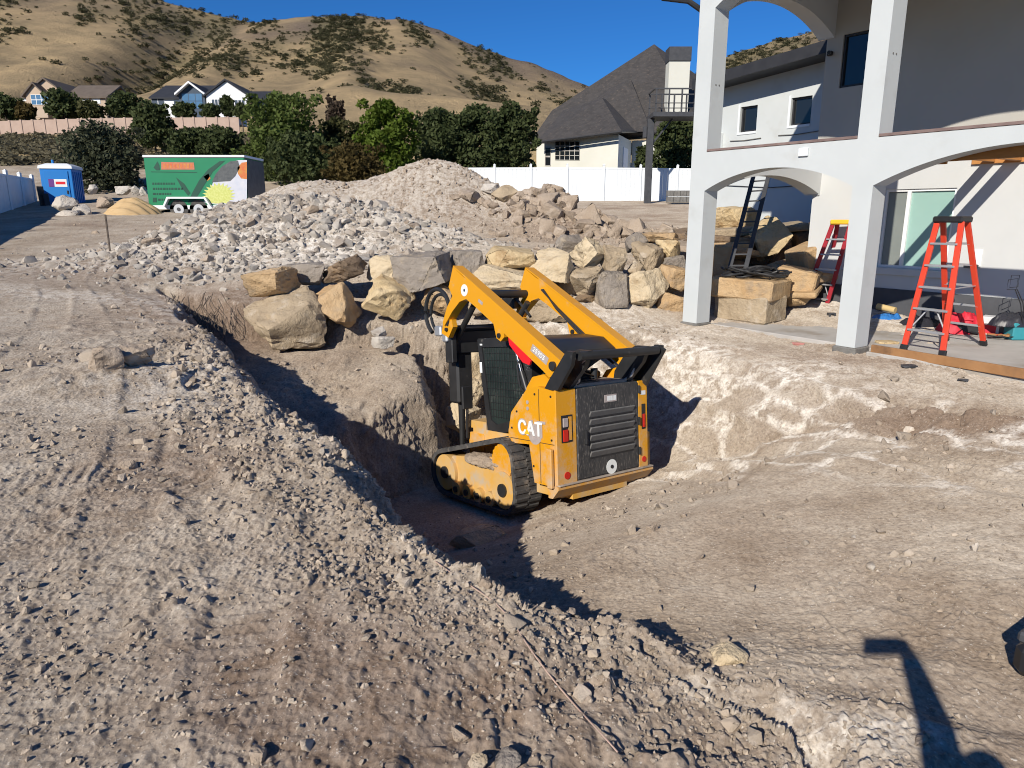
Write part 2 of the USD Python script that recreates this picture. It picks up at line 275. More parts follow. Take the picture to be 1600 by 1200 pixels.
# lumpy rim along the left bank
FZ += np.exp(-((dE + .25) / .35) ** 2) * (-.02 + .30 * np.clip(n2(_gx, _gy, 1.3, 44), -.15, .5)) * (1 - .5 * soft(_gy, 8, 12)) * (.35 + .65 * soft(_gy, 2.2, 3.6))
FZ += .20 * gauss(_gx, _gy, -3.9, 6.9, .9, .5, .6) * (.5 + 1.5 * np.abs(n2(_gx, _gy, 3, 47)))
FZ += .13 * inside * np.exp(-(dE / .9) ** 2) * (1 - soft(_gy, 2.7, 3.7)) * soft(dE, .0, .12)
FZ -= .15 * np.exp(-((dE - .16 - .25 * n2(_gx, _gy, 1.7, 48)) / .10) ** 2) * np.clip(.15 + 5 * n2(_gx, _gy, 1.8, 49), 0, 1.4) * (1 - soft(_gy, 2.6, 3.6)) * inside
FZ += .08 * gauss(_gx, _gy, 4.5, 6.5, 1.3, .5, -.9) * np.clip(8 * n2(_gx, _gy, 2.2, 50), -1, 1)
def fine_z(x, y): return map_coordinates(FZ, [(np.asarray(y) - GY0) / GS, (np.asarray(x) - GX0) / GS], order=1, mode='nearest')
def sample(A, x, y): return map_coordinates(A, [(np.asarray(y) - GY0) / GS, (np.asarray(x) - GX0) / GS], order=1, mode='nearest')
def piles(x, y):
    h = 1.45 * gauss(x, y, -2.5, 24.5, 1.9, 2.3) + .85 * gauss(x, y, -4.6, 24.6, 2.6, 2.2) + 1.0 * gauss(x, y, -7.2, 23.8, 2.2, 2.1) + .75 * gauss(x, y, -.6, 24, 1.7, 2.0)
    h = h + .50 * gauss(x, y, 1.5, 22.3, 1.5, 1.5) + .45 * gauss(x, y, .9, 22.8, .9, 1.3)
    r = 1.02 * gauss(x, y, -5.6, 17.6, 2.3, 1.8) + .62 * gauss(x, y, -3.3, 17.0, 1.8, 1.5) + .45 * gauss(x, y, -7.0, 16.0, 1.6, 1.3) + .25 * gauss(x, y, -1.4, 16.6, 1.6, 1.2)
    r = r + .35 * gauss(x, y, 5.5, 17.5, 2.0, 1.6) * 1.0
    return np.maximum(h, 0) + r
def ground_z(x, y):
    if np.ndim(x) == 0: return float(ground_z(np.array([float(x)]), np.array([float(y)]))[0])
    x, y = np.asarray(x, float), np.asarray(y, float)
    inx = np.clip(np.minimum.reduce([x - GX0 - .3, GX0 + GS * (GNX - 1) - x - .3, y - GY0 - .3, GY0 + GS * (GNY - 1) - y - .3]) / 1.5, 0, 1)
    w = inx * inx * (3 - 2 * inx)
    return fine_z(x, y) * w + far_z(x, y) * (1 - w) + piles(x, y)
# tyre-track strips pressed into the left bank: (centre line in picture-independent metres, half width)
TRACKS = [(np.array([(-1.7, 2.2), (-2.1, 3.4), (-2.75, 5.0), (-3.9, 7.6), (-5.8, 10.6), (-7.6, 13.2), (-8.6, 16), (-9, 20)]), .2, .6),
          (np.array([(-3.6, 2.6), (-4.0, 4.0), (-4.6, 5.8), (-5.6, 8.4), (-7.4, 11.6), (-9.2, 14.2), (-10.2, 17), (-10.5, 20)]), .2, .5),
          (np.array([(-1.05, 2.2), (-1.25, 3.1), (-1.75, 4.0), (-2.3, 4.7), (-2.6, 5.5)]), .17, .95),
          (np.array([(-4.9, 2.4), (-4.4, 3.4), (-3.6, 4.3), (-2.7, 4.6), (-1.7, 4.25)]), .18, .7)]
def track_relief(x, y):
    out = np.zeros_like(x); cov = np.zeros_like(x); P = np.stack([x, y], -1)
    for line, hw, amp in TRACKS:
        best = np.full(x.shape, 9.0); arc = np.zeros(x.shape); acc = 0.0
        for a, b in zip(line[:-1], line[1:]):
            d = b - a; L = np.linalg.norm(d); t = np.clip(((P - a) @ d) / (L * L), 0, 1)
            q = np.linalg.norm(P - (a + t[..., None] * d), axis=-1); m = q < best
            best = np.where(m, q, best); arc = np.where(m, acc + t * L, arc); acc += L
        jit = .05 * n2(x, y, 7, 71); q = best + jit
        inside = 1 - soft(q, hw - .03, hw + .03); fade = np.clip(.6 + 2.4 * n2(x, y, 2.4, 76), .3, 1) * soft(arc, 0, .4) * (1 - soft(arc, acc - .5, acc)) * np.clip(.75 + 2.2 * n2(x, y, .9, 73), 0, 1)
        cle = np.abs(((arc + .03 * n2(x, y, 5, 75)) / .082) % 1 - .5) * 2
        fade = fade * amp; cov = np.maximum(cov, fade * inside)
        out += fade * (inside * (-.024 + .017 * soft(cle, .3, .75)) + .016 * np.exp(-((q - hw - .05) / .045) ** 2))
    return out, cov
# polar sheet round the photographer's feet: rings grow with distance, so near soil is finest; it runs to the horizon
ang = np.concatenate([np.radians(np.arange(-42, 42.001, .09)), np.radians(np.arange(45, 316, 4.0))])
rr = np.concatenate([[.3, .7, 1.0, 1.25], np.geomspace(1.45, 1.9, 50), np.geomspace(1.908, 5.5, 290), np.geomspace(5.53, 8.2, 85), np.arange(8.225, 13.0, .021), np.geomspace(13.03, 20, 90), np.geomspace(20.15, 48, 95), np.geomspace(50, 150, 30), [200, 320, 600, 1500, 5000]])
A_, R_ = np.meshgrid(ang, rr)
X, Y = R_ * np.sin(A_), R_ * np.cos(A_)
near = R_ < 49
Z = ground_z(X, Y); Z[R_ > 150] = np.minimum(Z[R_ > 150], 6.0); Z = np.where(R_ > 600, 0.0, Z)
V = np.stack([X, Y, Z], -1)
def grid_normals(V):
    du = np.roll(V, -1, 1) - np.roll(V, 1, 1); dv = np.gradient(V, axis=0); n = np.cross(du, dv); n *= np.sign(n[..., 2:3] + 1e-9)
    return n / (np.linalg.norm(n, axis=-1, keepdims=True) + 1e-12)
Nn = grid_normals(V)
P3 = V[near]; Nf = Nn[near]; xx, yy = P3[:, 0], P3[:, 1]
steep = 1 - Nf[:, 2]
dEv, dRv = sample(dE, xx, yy), sample(dR, xx, yy)
in_fine = (np.abs(xx) < 12.5) & (yy < 15.7)
pit_in = in_fine & (sample(inside.astype(float), xx, yy) > .5)
# roughness of the soil, 0 = driven smooth, 1 = broken clods
rough = np.clip(.50 + 1.9 * n2(xx, yy, .55, 51), .1, 1.0)
rough = np.where(pit_in, np.clip(.34 + 1.4 * n2(xx, yy, .7, 52), .10, .85), rough)
rough = np.maximum(rough, np.exp(-((dEv + .2) / .8) ** 2) * 1.0 * in_fine)
rough = np.maximum(rough, 1.25 * soft(steep, .12, .45)); rough = np.maximum(rough, 1.1 * gauss(xx, yy, -2.7, 10.3, 1.7, 1.5) * pit_in)
rough = np.where(yy > 9.5, np.where(xx < -4.5, np.minimum(rough, .35), rough), rough)
rough = np.maximum(rough, .9 * gauss(xx, yy, 4.6, 6.9, 1.7, .7, -.9))
rough = np.maximum(rough, np.clip(piles(xx, yy) * 1.5, 0, 1))
def ridged(p, s, seed): return 1 - np.abs(2 * meshkit.noise(p * s, seed) - 1)
def clod(p, s, seed, lo=.52): return np.clip(meshkit.noise(p * s, seed) - lo, 0, 1) / (1 - lo)
disp = .05 * (fx(P3 * 1.1, 3, 61) - .5) * (.4 + rough)
def patchy(s, seed, k=4.0, b=.55): return np.clip(b + k * n2(xx, yy, s, seed, 3), 0, 1.7)
disp += rough * (.09 * (fx(P3 * 2.6, 3, 62) - .5) + .060 * clod(P3, 5.0, 63, .55) * patchy(1.3, 161) + .055 * clod(P3, 11, 64, .52) * patchy(1.8, 162) + .040 * clod(P3, 23, 65, .52) * patchy(2.3, 163) + .026 * clod(P3, 46, 68, .5) * patchy(3.0, 164) + .011 * (meshkit.noise(P3 * 52, 66) - .5))
disp += (.2 + .8 * rough) * .010 * (fx(P3 * 22, 3, 67) - .5)
# bucket-tooth strata on the right bank and in the near floor
bank = in_fine * soft(dRv, -.1, .5) * (1 - soft(dRv, 2.2, 3.2)) * (sample(_in.astype(float), xx, yy))
st = (xx * .66 + yy * .30 + P3[:, 2] * .31) + .22 * n2(xx, yy, .9, 81)
disp += bank * .12 * (ridged(np.stack([st * 2.2, xx * .25, yy * .25], -1), 1.6, 82) - .5) + bank * .055 * (ridged(np.stack([st * 7, xx * .6, yy * .6], -1), 1.3, 83) - .5)
tooth = gauss(xx, yy, 1.55, 2.55, .7, .55) * in_fine
disp += tooth * .045 * (ridged(np.stack([yy * 5 + xx * 1.5 + .5 * n2(xx, yy, 2, 85), xx * .5, yy * 0], -1), 1.0, 84) - .6)
left = in_fine & (dEv < -.12)
tr = np.zeros_like(disp); cv = np.zeros_like(disp); tr[left], cv[left] = track_relief(xx[left], yy[left]); disp = disp * (1 - .85 * cv) + tr * 1.35
disp *= np.clip((49 - R_[near]) / 20, 0, 1)
V[near] += Nf * disp[:, None]
# colour masks are the soil's own: white caliche, damp brown earth
white = np.clip(gauss(xx, yy, 2.75, 10.2, 1.3, .55, -.9) * 1.5 + .55 * gauss(xx, yy, 3.9, 8.9, 1.6, .5, -.9) + .0, 0, 1.2) * np.clip(.45 + 3.0 * n2(xx, yy, 1.1, 91), 0, 1)
white += bank * np.clip(6 * (ridged(np.stack([st * 1.6, xx * .7, yy * .7], -1), 2.2, 92) - .78), 0, 1) * .8
white += .9 * tooth * np.clip(5 * n2(xx, yy, 2.6, 93) - .4, 0, 1)
white += (.12 + .60 * np.clip(4 * n2(xx, yy, .6, 94) - .1, 0, 1)) * (dEv < 0.1) * in_fine
white += .9 * np.clip(gauss(xx, yy, -5.4, 17.2, 3.2, 2.2) * 1.8, 0, 1) * np.clip(.6 + 2 * n2(xx, yy, 1.2, 95), 0, 1) + .4 * gauss(xx, yy, -1.6, 16.5, 2.2, 1.0)
white += .45 * np.clip(gauss(xx, yy, -4, 24, 5, 2.4) * 2, 0, 1)
damp = np.clip(5 * n2(xx, yy, .42, 96) - .25, 0, 1) * (dEv < -.1) * .8
damp += gauss(xx, yy, -.75, 2.55, .75, .5) * 1.3 * np.clip(.75 + 2 * n2(xx, yy, 2.2, 97), 0, 1) + 1.0 * gauss(xx, yy, -5.0, 11.2, 1.0, 1.8)
damp += 1.3 * gauss(xx, yy, 4.5, 6.6, 1.5, .55, -.9) + .5 * pit_in * (1 - bank) * np.clip(.45 + 2.5 * n2(xx, yy, .5, 98), 0, 1)
damp += .8 * gauss(xx, yy, -5.2, 12.4, 1.6, .8) + np.clip(gauss(xx, yy, 1.6, 21.5, 2.2, 2.0) * 1.4, 0, 1) * .6
gold = np.zeros_like(white)
full = lambda a, fillv: (lambda o: (o.__setitem__(near, a), o)[1])(np.full(R_.shape, fillv, float))
grass = soft(Y, 42, 50) * (X < 6) + soft(Y, 44, 60) * (X >= 6); grass = np.maximum(grass, (R_ > 60) * 1.0)
TINT = np.stack([np.clip(full(white, 0.), 0, 1), np.clip(full(damp, 0.), 0, 1), np.clip(grass, 0, 1)], -1)
nr, na = R_.shape
idx = np.arange(nr * na).reshape(nr, na); q = np.stack([idx[:-1], np.roll(idx, -1, 1)[:-1], np.roll(idx, -1, 1)[1:], idx[1:]], -1).reshape(-1, 4)
F = np.vstack([q[:, [0, 2, 1]], q[:, [0, 3, 2]]])
Vf = np.vstack([V.reshape(-1, 3), [[0, 0, float(V[0, :, 2].mean())]]]); ctr = len(Vf) - 1
F = np.vstack([F, np.stack([np.full(na, ctr), np.roll(idx[0], -1), idx[0]], -1)])
if np.cross(Vf[F[0, 1]] - Vf[F[0, 0]], Vf[F[0, 2]] - Vf[F[0, 0]])[2] < 0: F = F[:, ::-1]
m_soil = usdkit.material(stage, '/World/Looks/soil', {
    'g': ('geometry', {}), 'a': ('attribute', {'attribute': 'tint'}), 'sep': ('separate_xyz', {}),
    'n1': ('noise_texture', {'scale': 1.1, 'detail': 10.0, 'roughness': .68}), 'n2': ('noise_texture', {'scale': 34.0, 'detail': 6.0, 'roughness': .7}), 'n3': ('noise_texture', {'scale': 7.0, 'detail': 8.0, 'roughness': .7}),
    'r1': ('rgb_ramp', {'ramp': [(.28, (.232, .182, .132)), (.50, (.345, .292, .229)), (.72, (.445, .394, .322))]}),
    'r2': ('rgb_ramp', {'ramp': [(.30, (.55, .52, .50)), (.50, (1, 1, 1)), (.72, (1.32, 1.32, 1.31))]}), 'mul': ('mix_color', {'blend_type': 'multiply', 'fac': 1.0, 'use_clamp': False}),
    'r3': ('rgb_ramp', {'ramp': [(.3, (.85, .82, .8)), (.7, (1.1, 1.1, 1.1))]}), 'mul3': ('mix_color', {'blend_type': 'multiply', 'fac': 1.0, 'use_clamp': False}),
    'sp': ('noise_texture', {'scale': 62.0, 'detail': 3.0, 'roughness': .6}), 'spm': ('map_range', {'from_min': .635, 'from_max': .70, 'to_max': .75, 'clamp': True}), 'sx': ('mix_color', {'b': (.62, .58, .51)}),
    'dw': ('mix_color', {'b': (.185, .130, .092)}), 'dm': ('math', {'math_type': 'multiply', 'value2': .82}),
    'wm': ('math', {'math_type': 'multiply'}), 'wr': ('map_range', {'from_min': .42, 'from_max': .54, 'to_min': .12, 'to_max': 1.0, 'clamp': True}), 'ww': ('mix_color', {'b': (.60, .565, .505)}),
    'gr': ('rgb_ramp', {'ramp': [(.3, (.20, .16, .08)), (.5, (.33, .25, .125)), (.68, (.40, .30, .15))]}), 'gg': ('mix_color', {}),
    'bn': ('noise_texture', {'scale': 70.0, 'detail': 8.0, 'roughness': .75}), 'b': ('bump', {'strength': .55, 'distance': .012}),
    'bv': ('voronoi_texture', {'scale': 38.0, 'randomness': 1.0}), 'b2': ('bump', {'strength': .45, 'distance': .015}),
    'p': ('principled_bsdf', {'roughness': .95, 'specular_ior_level': .15, 'diffuse_roughness': .6})},
    [('g.position', 'n1.vector'), ('g.position', 'n2.vector'), ('g.position', 'n3.vector'), ('g.position', 'bn.vector'), ('g.position', 'bv.vector'), ('a.vector', 'sep.vector'),
     ('n1.fac', 'r1.fac'), ('n2.fac', 'r2.fac'), ('n3.fac', 'r3.fac'), ('sep.y', 'dm.value1'), ('dm.value', 'dw.fac'), ('r1.color', 'dw.a'),
     ('n3.fac', 'wr.value'), ('wr.result', 'wm.value1'), ('sep.x', 'wm.value2'), ('wm.value', 'ww.fac'), ('dw.result', 'ww.a'),
     ('n1.fac', 'gr.fac'), ('sep.z', 'gg.fac'), ('ww.result', 'gg.a'), ('gr.color', 'gg.b'),
     ('gg.result', 'mul.a'), ('r2.color', 'mul.b'), ('mul.result', 'mul3.a'), ('r3.color', 'mul3.b'), ('mul3.result', 'sx.a'), ('g.position', 'sp.vector'), ('sp.fac', 'spm.value'), ('spm.result', 'sx.fac'), ('sx.result', 'p.base_color'),
     ('bv.distance', 'b2.height'), ('bn.fac', 'b.height'), ('b2.normal', 'b.normal'), ('b.normal', 'p.normal')], surface='p.BSDF')
gm = put('ground', trimesh.Trimesh(Vf, F, process=False), m_soil, smooth=False, kind='structure')
_gg = UsdGeom.Mesh(gm)
UsdGeom.PrimvarsAPI(_gg).CreatePrimvar('tint', Sdf.ValueTypeNames.Vector3fArray, 'vertex').Set(Vt.Vec3fArray.FromNumpy(np.vstack([TINT.reshape(-1, 3), TINT[0].mean(0)[None]]).astype(np.float32)))
_nrm = trimesh.Trimesh(Vf, F, process=False); _vn = np.zeros_like(Vf); _fn = np.cross(Vf[F[:, 1]] - Vf[F[:, 0]], Vf[F[:, 2]] - Vf[F[:, 0]])
for k in range(3): np.add.at(_vn, F[:, k], _fn)
_vn /= np.linalg.norm(_vn, axis=1, keepdims=True) + 1e-20
_gg.CreateNormalsAttr(Vt.Vec3fArray.FromNumpy(_vn.astype(np.float32))); _gg.SetNormalsInterpolation('vertex')
# height of the finished sheet, for things that stand on it
_ir = np.log(rr)
def surf(x, y):
    x, y = np.atleast_1d(np.asarray(x, float)), np.atleast_1d(np.asarray(y, float)); r = np.hypot(x, y); a = np.degrees(np.arctan2(x, y))
    ri = np.interp(np.log(np.maximum(r, .31)), _ir, np.arange(len(rr))); ai = np.clip((a + 42) / .09, 0, 933)
    return map_coordinates(V[..., 2], [ri, ai], order=1, mode='nearest')
def surf1(x, y): return float(surf(x, y)[0])

# ------------------------------------------------------------------ rocks
def rock_mesh(seed, blocky=.5, detail=2, rough=.05, n=16):
    """a broken stone of unit size: hull of points on a boxy ball, edges worn, faces pitted"""
    r = np.random.default_rng(seed); p = r.normal(size=(n, 3)); p /= np.linalg.norm(p, axis=1, keepdims=True)
    e = 1 - .75 * blocky; p = np.sign(p) * np.abs(p) ** e; p *= r.uniform(.82, 1.05, (n, 1))
    p = p @ Rotation.random(random_state=seed).as_matrix() if blocky < .55 else p
    m = trimesh.convex.convex_hull(p); m = trimesh.Trimesh(*trimesh.remesh.subdivide_to_size(m.vertices, m.faces, .9 / detail), process=True)
    trimesh.smoothing.filter_laplacian(m, lamb=.35, iterations=1)
    v = m.vertices.copy(); nn = m.vertex_normals
    v += nn * (rough * 2.2 * (fx(v * 2.3 + seed, 3, seed % 50) - .5) + rough * (meshkit.noise(v * 7 + seed, seed % 31) - .5))[:, None]
    lo, hi = v.min(0), v.max(0); v = (v - (lo + hi) / 2) / ((hi - lo) / 2)
    return trimesh.Trimesh(v, m.faces, process=False)
def m_stone(name, a, b, c, **k): return M(name, a, b, scale=2.6, rough=.9, bump=.85, bscale=9, dist=.07, c3=c, s3=3.3, detail=10, spec=.2, **k)
m_rock = dict(
    tan=m_stone('tan_sandstone', (.29, .225, .15), (.45, .36, .245), (.50, .43, .335)), yellow=m_stone('yellow_sandstone', (.47, .345, .18), (.60, .48, .30), (.33, .215, .105)),
    orange=m_stone('orange_sandstone', (.40, .255, .125), (.52, .38, .225), (.31, .24, .165)), cream=m_stone('cream_sandstone', (.47, .37, .23), (.60, .50, .35), (.40, .29, .17)),
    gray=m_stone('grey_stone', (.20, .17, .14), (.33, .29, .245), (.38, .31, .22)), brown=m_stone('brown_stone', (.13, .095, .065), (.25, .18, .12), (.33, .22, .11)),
    pale=m_stone('pale_limestone', (.40, .36, .31), (.55, .51, .45), (.32, .275, .23)), dusty=m_stone('dusty_brown_rock', (.29, .225, .165), (.41, .335, .26), (.50, .42, .34)))
def boulder(name, label, px, py, w, h, Yd, col, seed, blocky=.5, turn=0, depth=1.0, tilt=0, cat='boulder', group=None, rough=.06, detail=3.2, z=None, rest=None):
    """a stone whose middle lies at distance Yd along the ray of (px, py), w x h pixels big from here"""
    blocky *= .78; rough *= 1.6; w *= 1.13; h *= 1.12
    c = at_y(px, py, Yd) if z is None else at_z(px, py, z)
    if rest: c[2] = ground_z(c[0], c[1]) + h * Yd / FPX * .5 * rest
    dep = c[1] * CP - (c[2] - ZC) * SP
    sx, sz = w * dep / FPX / 2, h * dep / FPX / 2 * 1.02
    m = rock_mesh(seed, blocky, detail, rough); m.apply_transform(mat4(rz(turn))); m.vertices /= np.abs(m.vertices).max(0)
    m.apply_transform(mat4(ry(tilt) @ np.diag([sx, (sx * .55 + sz * .5) * depth, sz])))
    return put(name, m, m_rock[col], smooth=24, label=label, cat=cat, group=group, loc=c)
# ------------------------------------------------------------------ the house with the arched two-storey porch
HO = at_z(1335, 547, 0)
house = thing('stucco_house', 'large white stucco house with a two-storey arched porch, its deck torn out', 'house', HO, -54.8)
DV = 3.3
m_foundation = M('foundation_coating', (.05, .053, .06), (.085, .088, .095), scale=3, rough=.85)
def arch_hole(u0, u1, zs, rise, zb, n=28):
    c = (u0 + u1) / 2; a = (u1 - u0) / 2; R = (a * a + rise * rise) / (2 * rise); t0 = math.asin(a / R)
    pts = [(c + R * math.sin(t), zs + rise - R + R * math.cos(t)) for t in np.linspace(-t0, t0, n)]
    return Polygon([(u0, zb)] + pts + [(u1, zb)])
ZB = -.10
for u0, u1 in ((-3.14, -2.83), (-.285, 0.0), (3.6, 3.9)):
    c = put('column', bx(u0, u1, 0, .33, .028, 2.2), m_stucco, house, False)
    put('footing', bx(u0 - .035, u1 + .025, -.03, .36, ZB - .35, .024, .015), m_concgray, c)
    put('column', bx(u0, u1, 0, .33, 2.83, 4.96), m_stucco, house, False)
    for vv in (.12, .2): put('anchor_plug', tube([(u1 - .002, vv, 3.86), (u1 + .006, vv, 3.86)], .012, 10), m_concgray, house)
band = Polygon([(-3.14, 2.2), (3.9, 2.2), (3.9, 2.83), (-3.14, 2.83)])
put('arched_beam', extr(band.difference(arch_hole(-2.83, -.285, 2.22, .305, 1.5)).difference(arch_hole(0, 3.6, 2.22, .42, 1.5)), 0, .33), m_stucco, house, 25)
topband = Polygon([(-3.14, 4.96), (3.9, 4.96), (3.9, 6.2), (-3.14, 6.2)])
put('upper_arched_beam', extr(topband.difference(arch_hole(-2.83, -.285, 4.97, .36, 4)).difference(arch_hole(0, 3.6, 4.97, .46, 4)), 0, .33), m_stucco, house, 25)
side = Polygon([(.332, 2.2), (DV - .002, 2.2), (DV - .002, 2.83), (.332, 2.83)])
put('foundation_band', bx(-2.99, 6.5, DV - .012, DV - .001, ZB, .56), m_foundation, house)  # thin dark grey sheet over the bottom of the back wall
put('side_arched_beam', extr(side.difference(arch_hole(.332, DV - .03, 2.22, .30, 1.5)), -3.14, -2.83, 'yz'), m_wallpale, house, 25)
sidet = Polygon([(.332, 4.96), (DV - .002, 4.96), (DV - .002, 6.2), (.332, 6.2)])
put('upper_side_beam', extr(sidet.difference(arch_hole(.332, DV - .03, 4.97, .40, 4)), -3.14, -2.83, 'yz'), m_wallpale, house, 25)
for a, b in ((-2.825, -.29), (.005, 3.595)):
    put('parapet_cap', bx(a, b, -.012, .34, 2.832, 2.872, .006), m_capmetal, house)
put('parapet_cap', bx(-3.145, -2.82, .336, DV - .01, 2.832, 2.872, .006), m_capmetal, house)
put('porch_ceiling', bx(-3.3, 4.2, -.25, DV, 6.2, 6.3), m_wallpale, house)
put('porch_roof', extr([(-.55, 6.302), (DV + 2, 6.302), (DV + 2, 7.3), (-.55, 6.36)], -3.5, 5, 'yz'), m_roofdark, house)
# back wall with openings
wall = Polygon([(-2.98, ZB), (6.5, ZB), (6.5, 6.2), (-2.98, 6.2)])
wins = [(-1.58, -.40, .93, 2.27), (-2.66, -2.14, 4.08, 4.98)]
wp = wall
for a, b, c, d in wins: wp = wp.difference(sbox(a, c, b, d))
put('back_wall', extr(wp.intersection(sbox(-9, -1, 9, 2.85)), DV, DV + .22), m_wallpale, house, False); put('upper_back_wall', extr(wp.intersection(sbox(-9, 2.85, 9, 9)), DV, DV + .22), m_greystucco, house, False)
def window(parent, a, b, c, d, v, mframe, panes, fw=.04, inset=.07, mull=()):
    fr = [bx(a, b, v + inset - .04, v + inset + .03, c, c + fw), bx(a, b, v + inset - .04, v + inset + .03, d - fw, d), bx(a, a + fw, v + inset - .04, v + inset + .03, c + fw, d - fw), bx(b - fw, b, v + inset - .04, v + inset + .03, c + fw, d - fw)]
    for q in mull: fr.append(bx(q - .03, q + .03, v + inset - .045, v + inset + .03, c + fw, d - fw))
    w = put('window', fr, mframe, parent)
    for (x0, x1, mt) in panes: put('pane', bx(x0, x1, v + inset, v + inset + .012, c + fw, d - fw), mt, w)
    return w
window(house, *wins[0], DV, m_winframe, [(-1.54, -1.2, m_frostgray), (-1.14, -.44, m_frost)], mull=(-1.17,))
put('window_sill', bx(-1.66, -.3, DV - .05, DV - .002, .80, .92, .01), m_wallpale, house)
window(house, *wins[1], DV, m_dark, [(-2.62, -2.18, m_glassdark)])
put('security_camera', [bx(-2.93, -2.83, DV - .07, DV - .002, 4.66, 4.74, .02), tube([(-2.88, DV - .03, 4.70), (-2.80, DV - .2, 4.69)], .03, 10)], m_blackplastic, house)
put('ledger_beam', bx(-.22, 6, DV - .052, DV - .004, 2.62, 2.88, .004), m_wood, house)
for u in (.10, .42, .465): put('joist', bx(u - .02, u + .02, .34, DV - .056, 2.64, 2.86, .004), m_wood, house)
put('rim_joist', bx(.72, 3.6, .36, .41, 2.50, 2.66, .004), m_wood, house)
put('rim_joist', bx(.42, .72, .36, .40, 2.47, 2.60, .004), m_wood, house, label='sawn-off orange timber end under the arch')
put('joist_hanger', bx(.56, .64, .33, .36, 2.545, 2.60, .01), m_alum, house)
put('junction_box', bx(-1.14, -.99, -.035, -.002, 2.655, 2.77, .006), m_white, house)
put('wall_lamp_box', [bx(-.05, .12, DV - .02, DV - .003, 1.02, 1.30, .01)], m_winframe, house)
put('wall_bracket', [bx(-.08, .10, DV - .15, DV - .022, 1.0, 1.06, .01)], m_concgray, house)
put('downspout', [tube([(-3.165, .16, -.1), (-3.165, .16, 4.9), (-3.18, .08, 5.05)], .03, 8), tube([(-3.18, .08, 5.02), (-3.3, -.1, 5.15), (-3.55, -.42, 5.2), (-3.62, -.5, 5.3), (-3.62, -.5, 5.9)], .045, 8)], m_dark, house)
# side return and the lower wing behind
put('return_wall', bx(-2.98, -2.76, DV + .222, 6.5, ZB, 6.2), m_wallpale, house, False)
WV = 6.5; ww = Polygon([(-8.3, -.2), (-2.982, -.2), (-2.982, 5.75), (-8.3, 5.25)])
wwins = [(-7.29, -6.78, 3.91, 4.53), (-5.82, -5.27, 3.94, 4.57)]
for a, b, c, d in wwins: ww = ww.difference(sbox(a, c, b, d))
put('wing_wall', extr(ww, WV, WV + .2), m_stucco, house, False)
put('wing_end_wall', bx(-8.3, -8.1, WV + .202, WV + 6, -.2, 5.2), m_stucco, house, False)
for wn in wwins:
    window(house, *wn, WV, m_dark, [(wn[0] + .04, wn[1] - .04, m_glassdark)], inset=.1)
    put('window_trim', [bx(wn[0] - .06, wn[0] - .002, WV - .02, WV - .001, wn[2] - .06, wn[3] + .06), bx(wn[0] - .002, wn[1] + .002, WV - .02, WV - .001, wn[2] - .06, wn[2] - .002)], m_white, house)
# shed roof of the wing: eave rises slightly to the right, as the rake does
def slab4(p, th):
    p = np.asarray(p, float); q = p - [0, 0, th]; return trimesh.convex.convex_hull(np.vstack([p, q]))
put('wing_roof', slab4([(-8.3, 5.8, 5.25), (-2.985, 5.8, 5.65), (-2.985, 11.5, 6.25), (-8.3, 11.5, 5.85)], .10), m_roofdark, house, False)
put('wing_fascia', slab4([(-8.3, 5.74, 5.265), (-2.985, 5.74, 5.665), (-2.985, 5.795, 5.665), (-8.3, 5.795, 5.265)], .26), m_dark, house, False)
put('wing_soffit', slab4([(-8.3, 5.80, 5.07), (-2.985, 5.80, 5.45), (-2.985, WV - .002, 5.45), (-8.3, WV - .002, 5.07)], .04), m_dark, house, False)
put('wall_cable', tube([(-8.0, WV - .02, 2.62), (-6.2, WV - .02, 2.50), (-4.5, WV - .02, 2.55), (-3.0, WV - .02, 2.6)], .012, 6), m_steel, house)
put('conduit', tube([(-7.55, WV - .02, 3.72), (-7.1, WV - .02, 3.70), (-6.6, WV - .02, 3.72)], .012, 6), m_concgray, house)
put('conduit', tube([(-6.1, WV - .02, 3.74), (-5.6, WV - .02, 3.72), (-5.0, WV - .02, 3.75)], .012, 6), m_concgray, house)
put('meter_box', [bx(-8.15, -7.8, WV - .25, WV - .002, 3.35, 3.95, .01)], m_white, house)
# porch floor
slab = thing('porch_slab', None, None, HO, -54.8, kind='structure')
put('slab', bx(-3.6, 7.0, .36, DV - .003, -.25, -.004, .01), m_conc, slab)
put('slab_edge', bx(.1, 3.6, .12, .355, -.28, -.02, .01), m_conc, slab)
HR = rz(-54.8)
def hp(u, v, z=0.0): return HO + HR @ np.array([u, v, z])

# ------------------------------------------------------------------ compact track loader
from scipy.spatial.transform import Rotation
MR = Rotation.from_euler('ZYX', [90 + 38.402, 7.519, 3.552], degrees=True).as_matrix()
MT = np.array([.659, 8.218, -1.617])
ldr = thing('track_loader', 'yellow compact track loader with raised lift arms down in the excavation', 'track loader', M=mat4(MR, MT))
def P_(name, mesh, m, parent=ldr, smooth=30, **k): return put(name, mesh, m, parent, smooth, **k)
def circ(c, r, a0=0, a1=360, n=24): return [(c[0] + r * math.cos(math.radians(a)), c[1] + r * math.sin(math.radians(a))) for a in np.linspace(a0, a1, n, endpoint=False)]
IDL, IDR, SPR = ((1.44, .30), .27), ((.19, .27), .255), ((.20, .62), .235)
hull = Polygon(circ(*IDL)).union(Polygon(circ(*IDR))).union(Polygon(circ(*SPR))).convex_hull
outer, inner = hull.buffer(.03, 12), hull.buffer(-.015, 12)
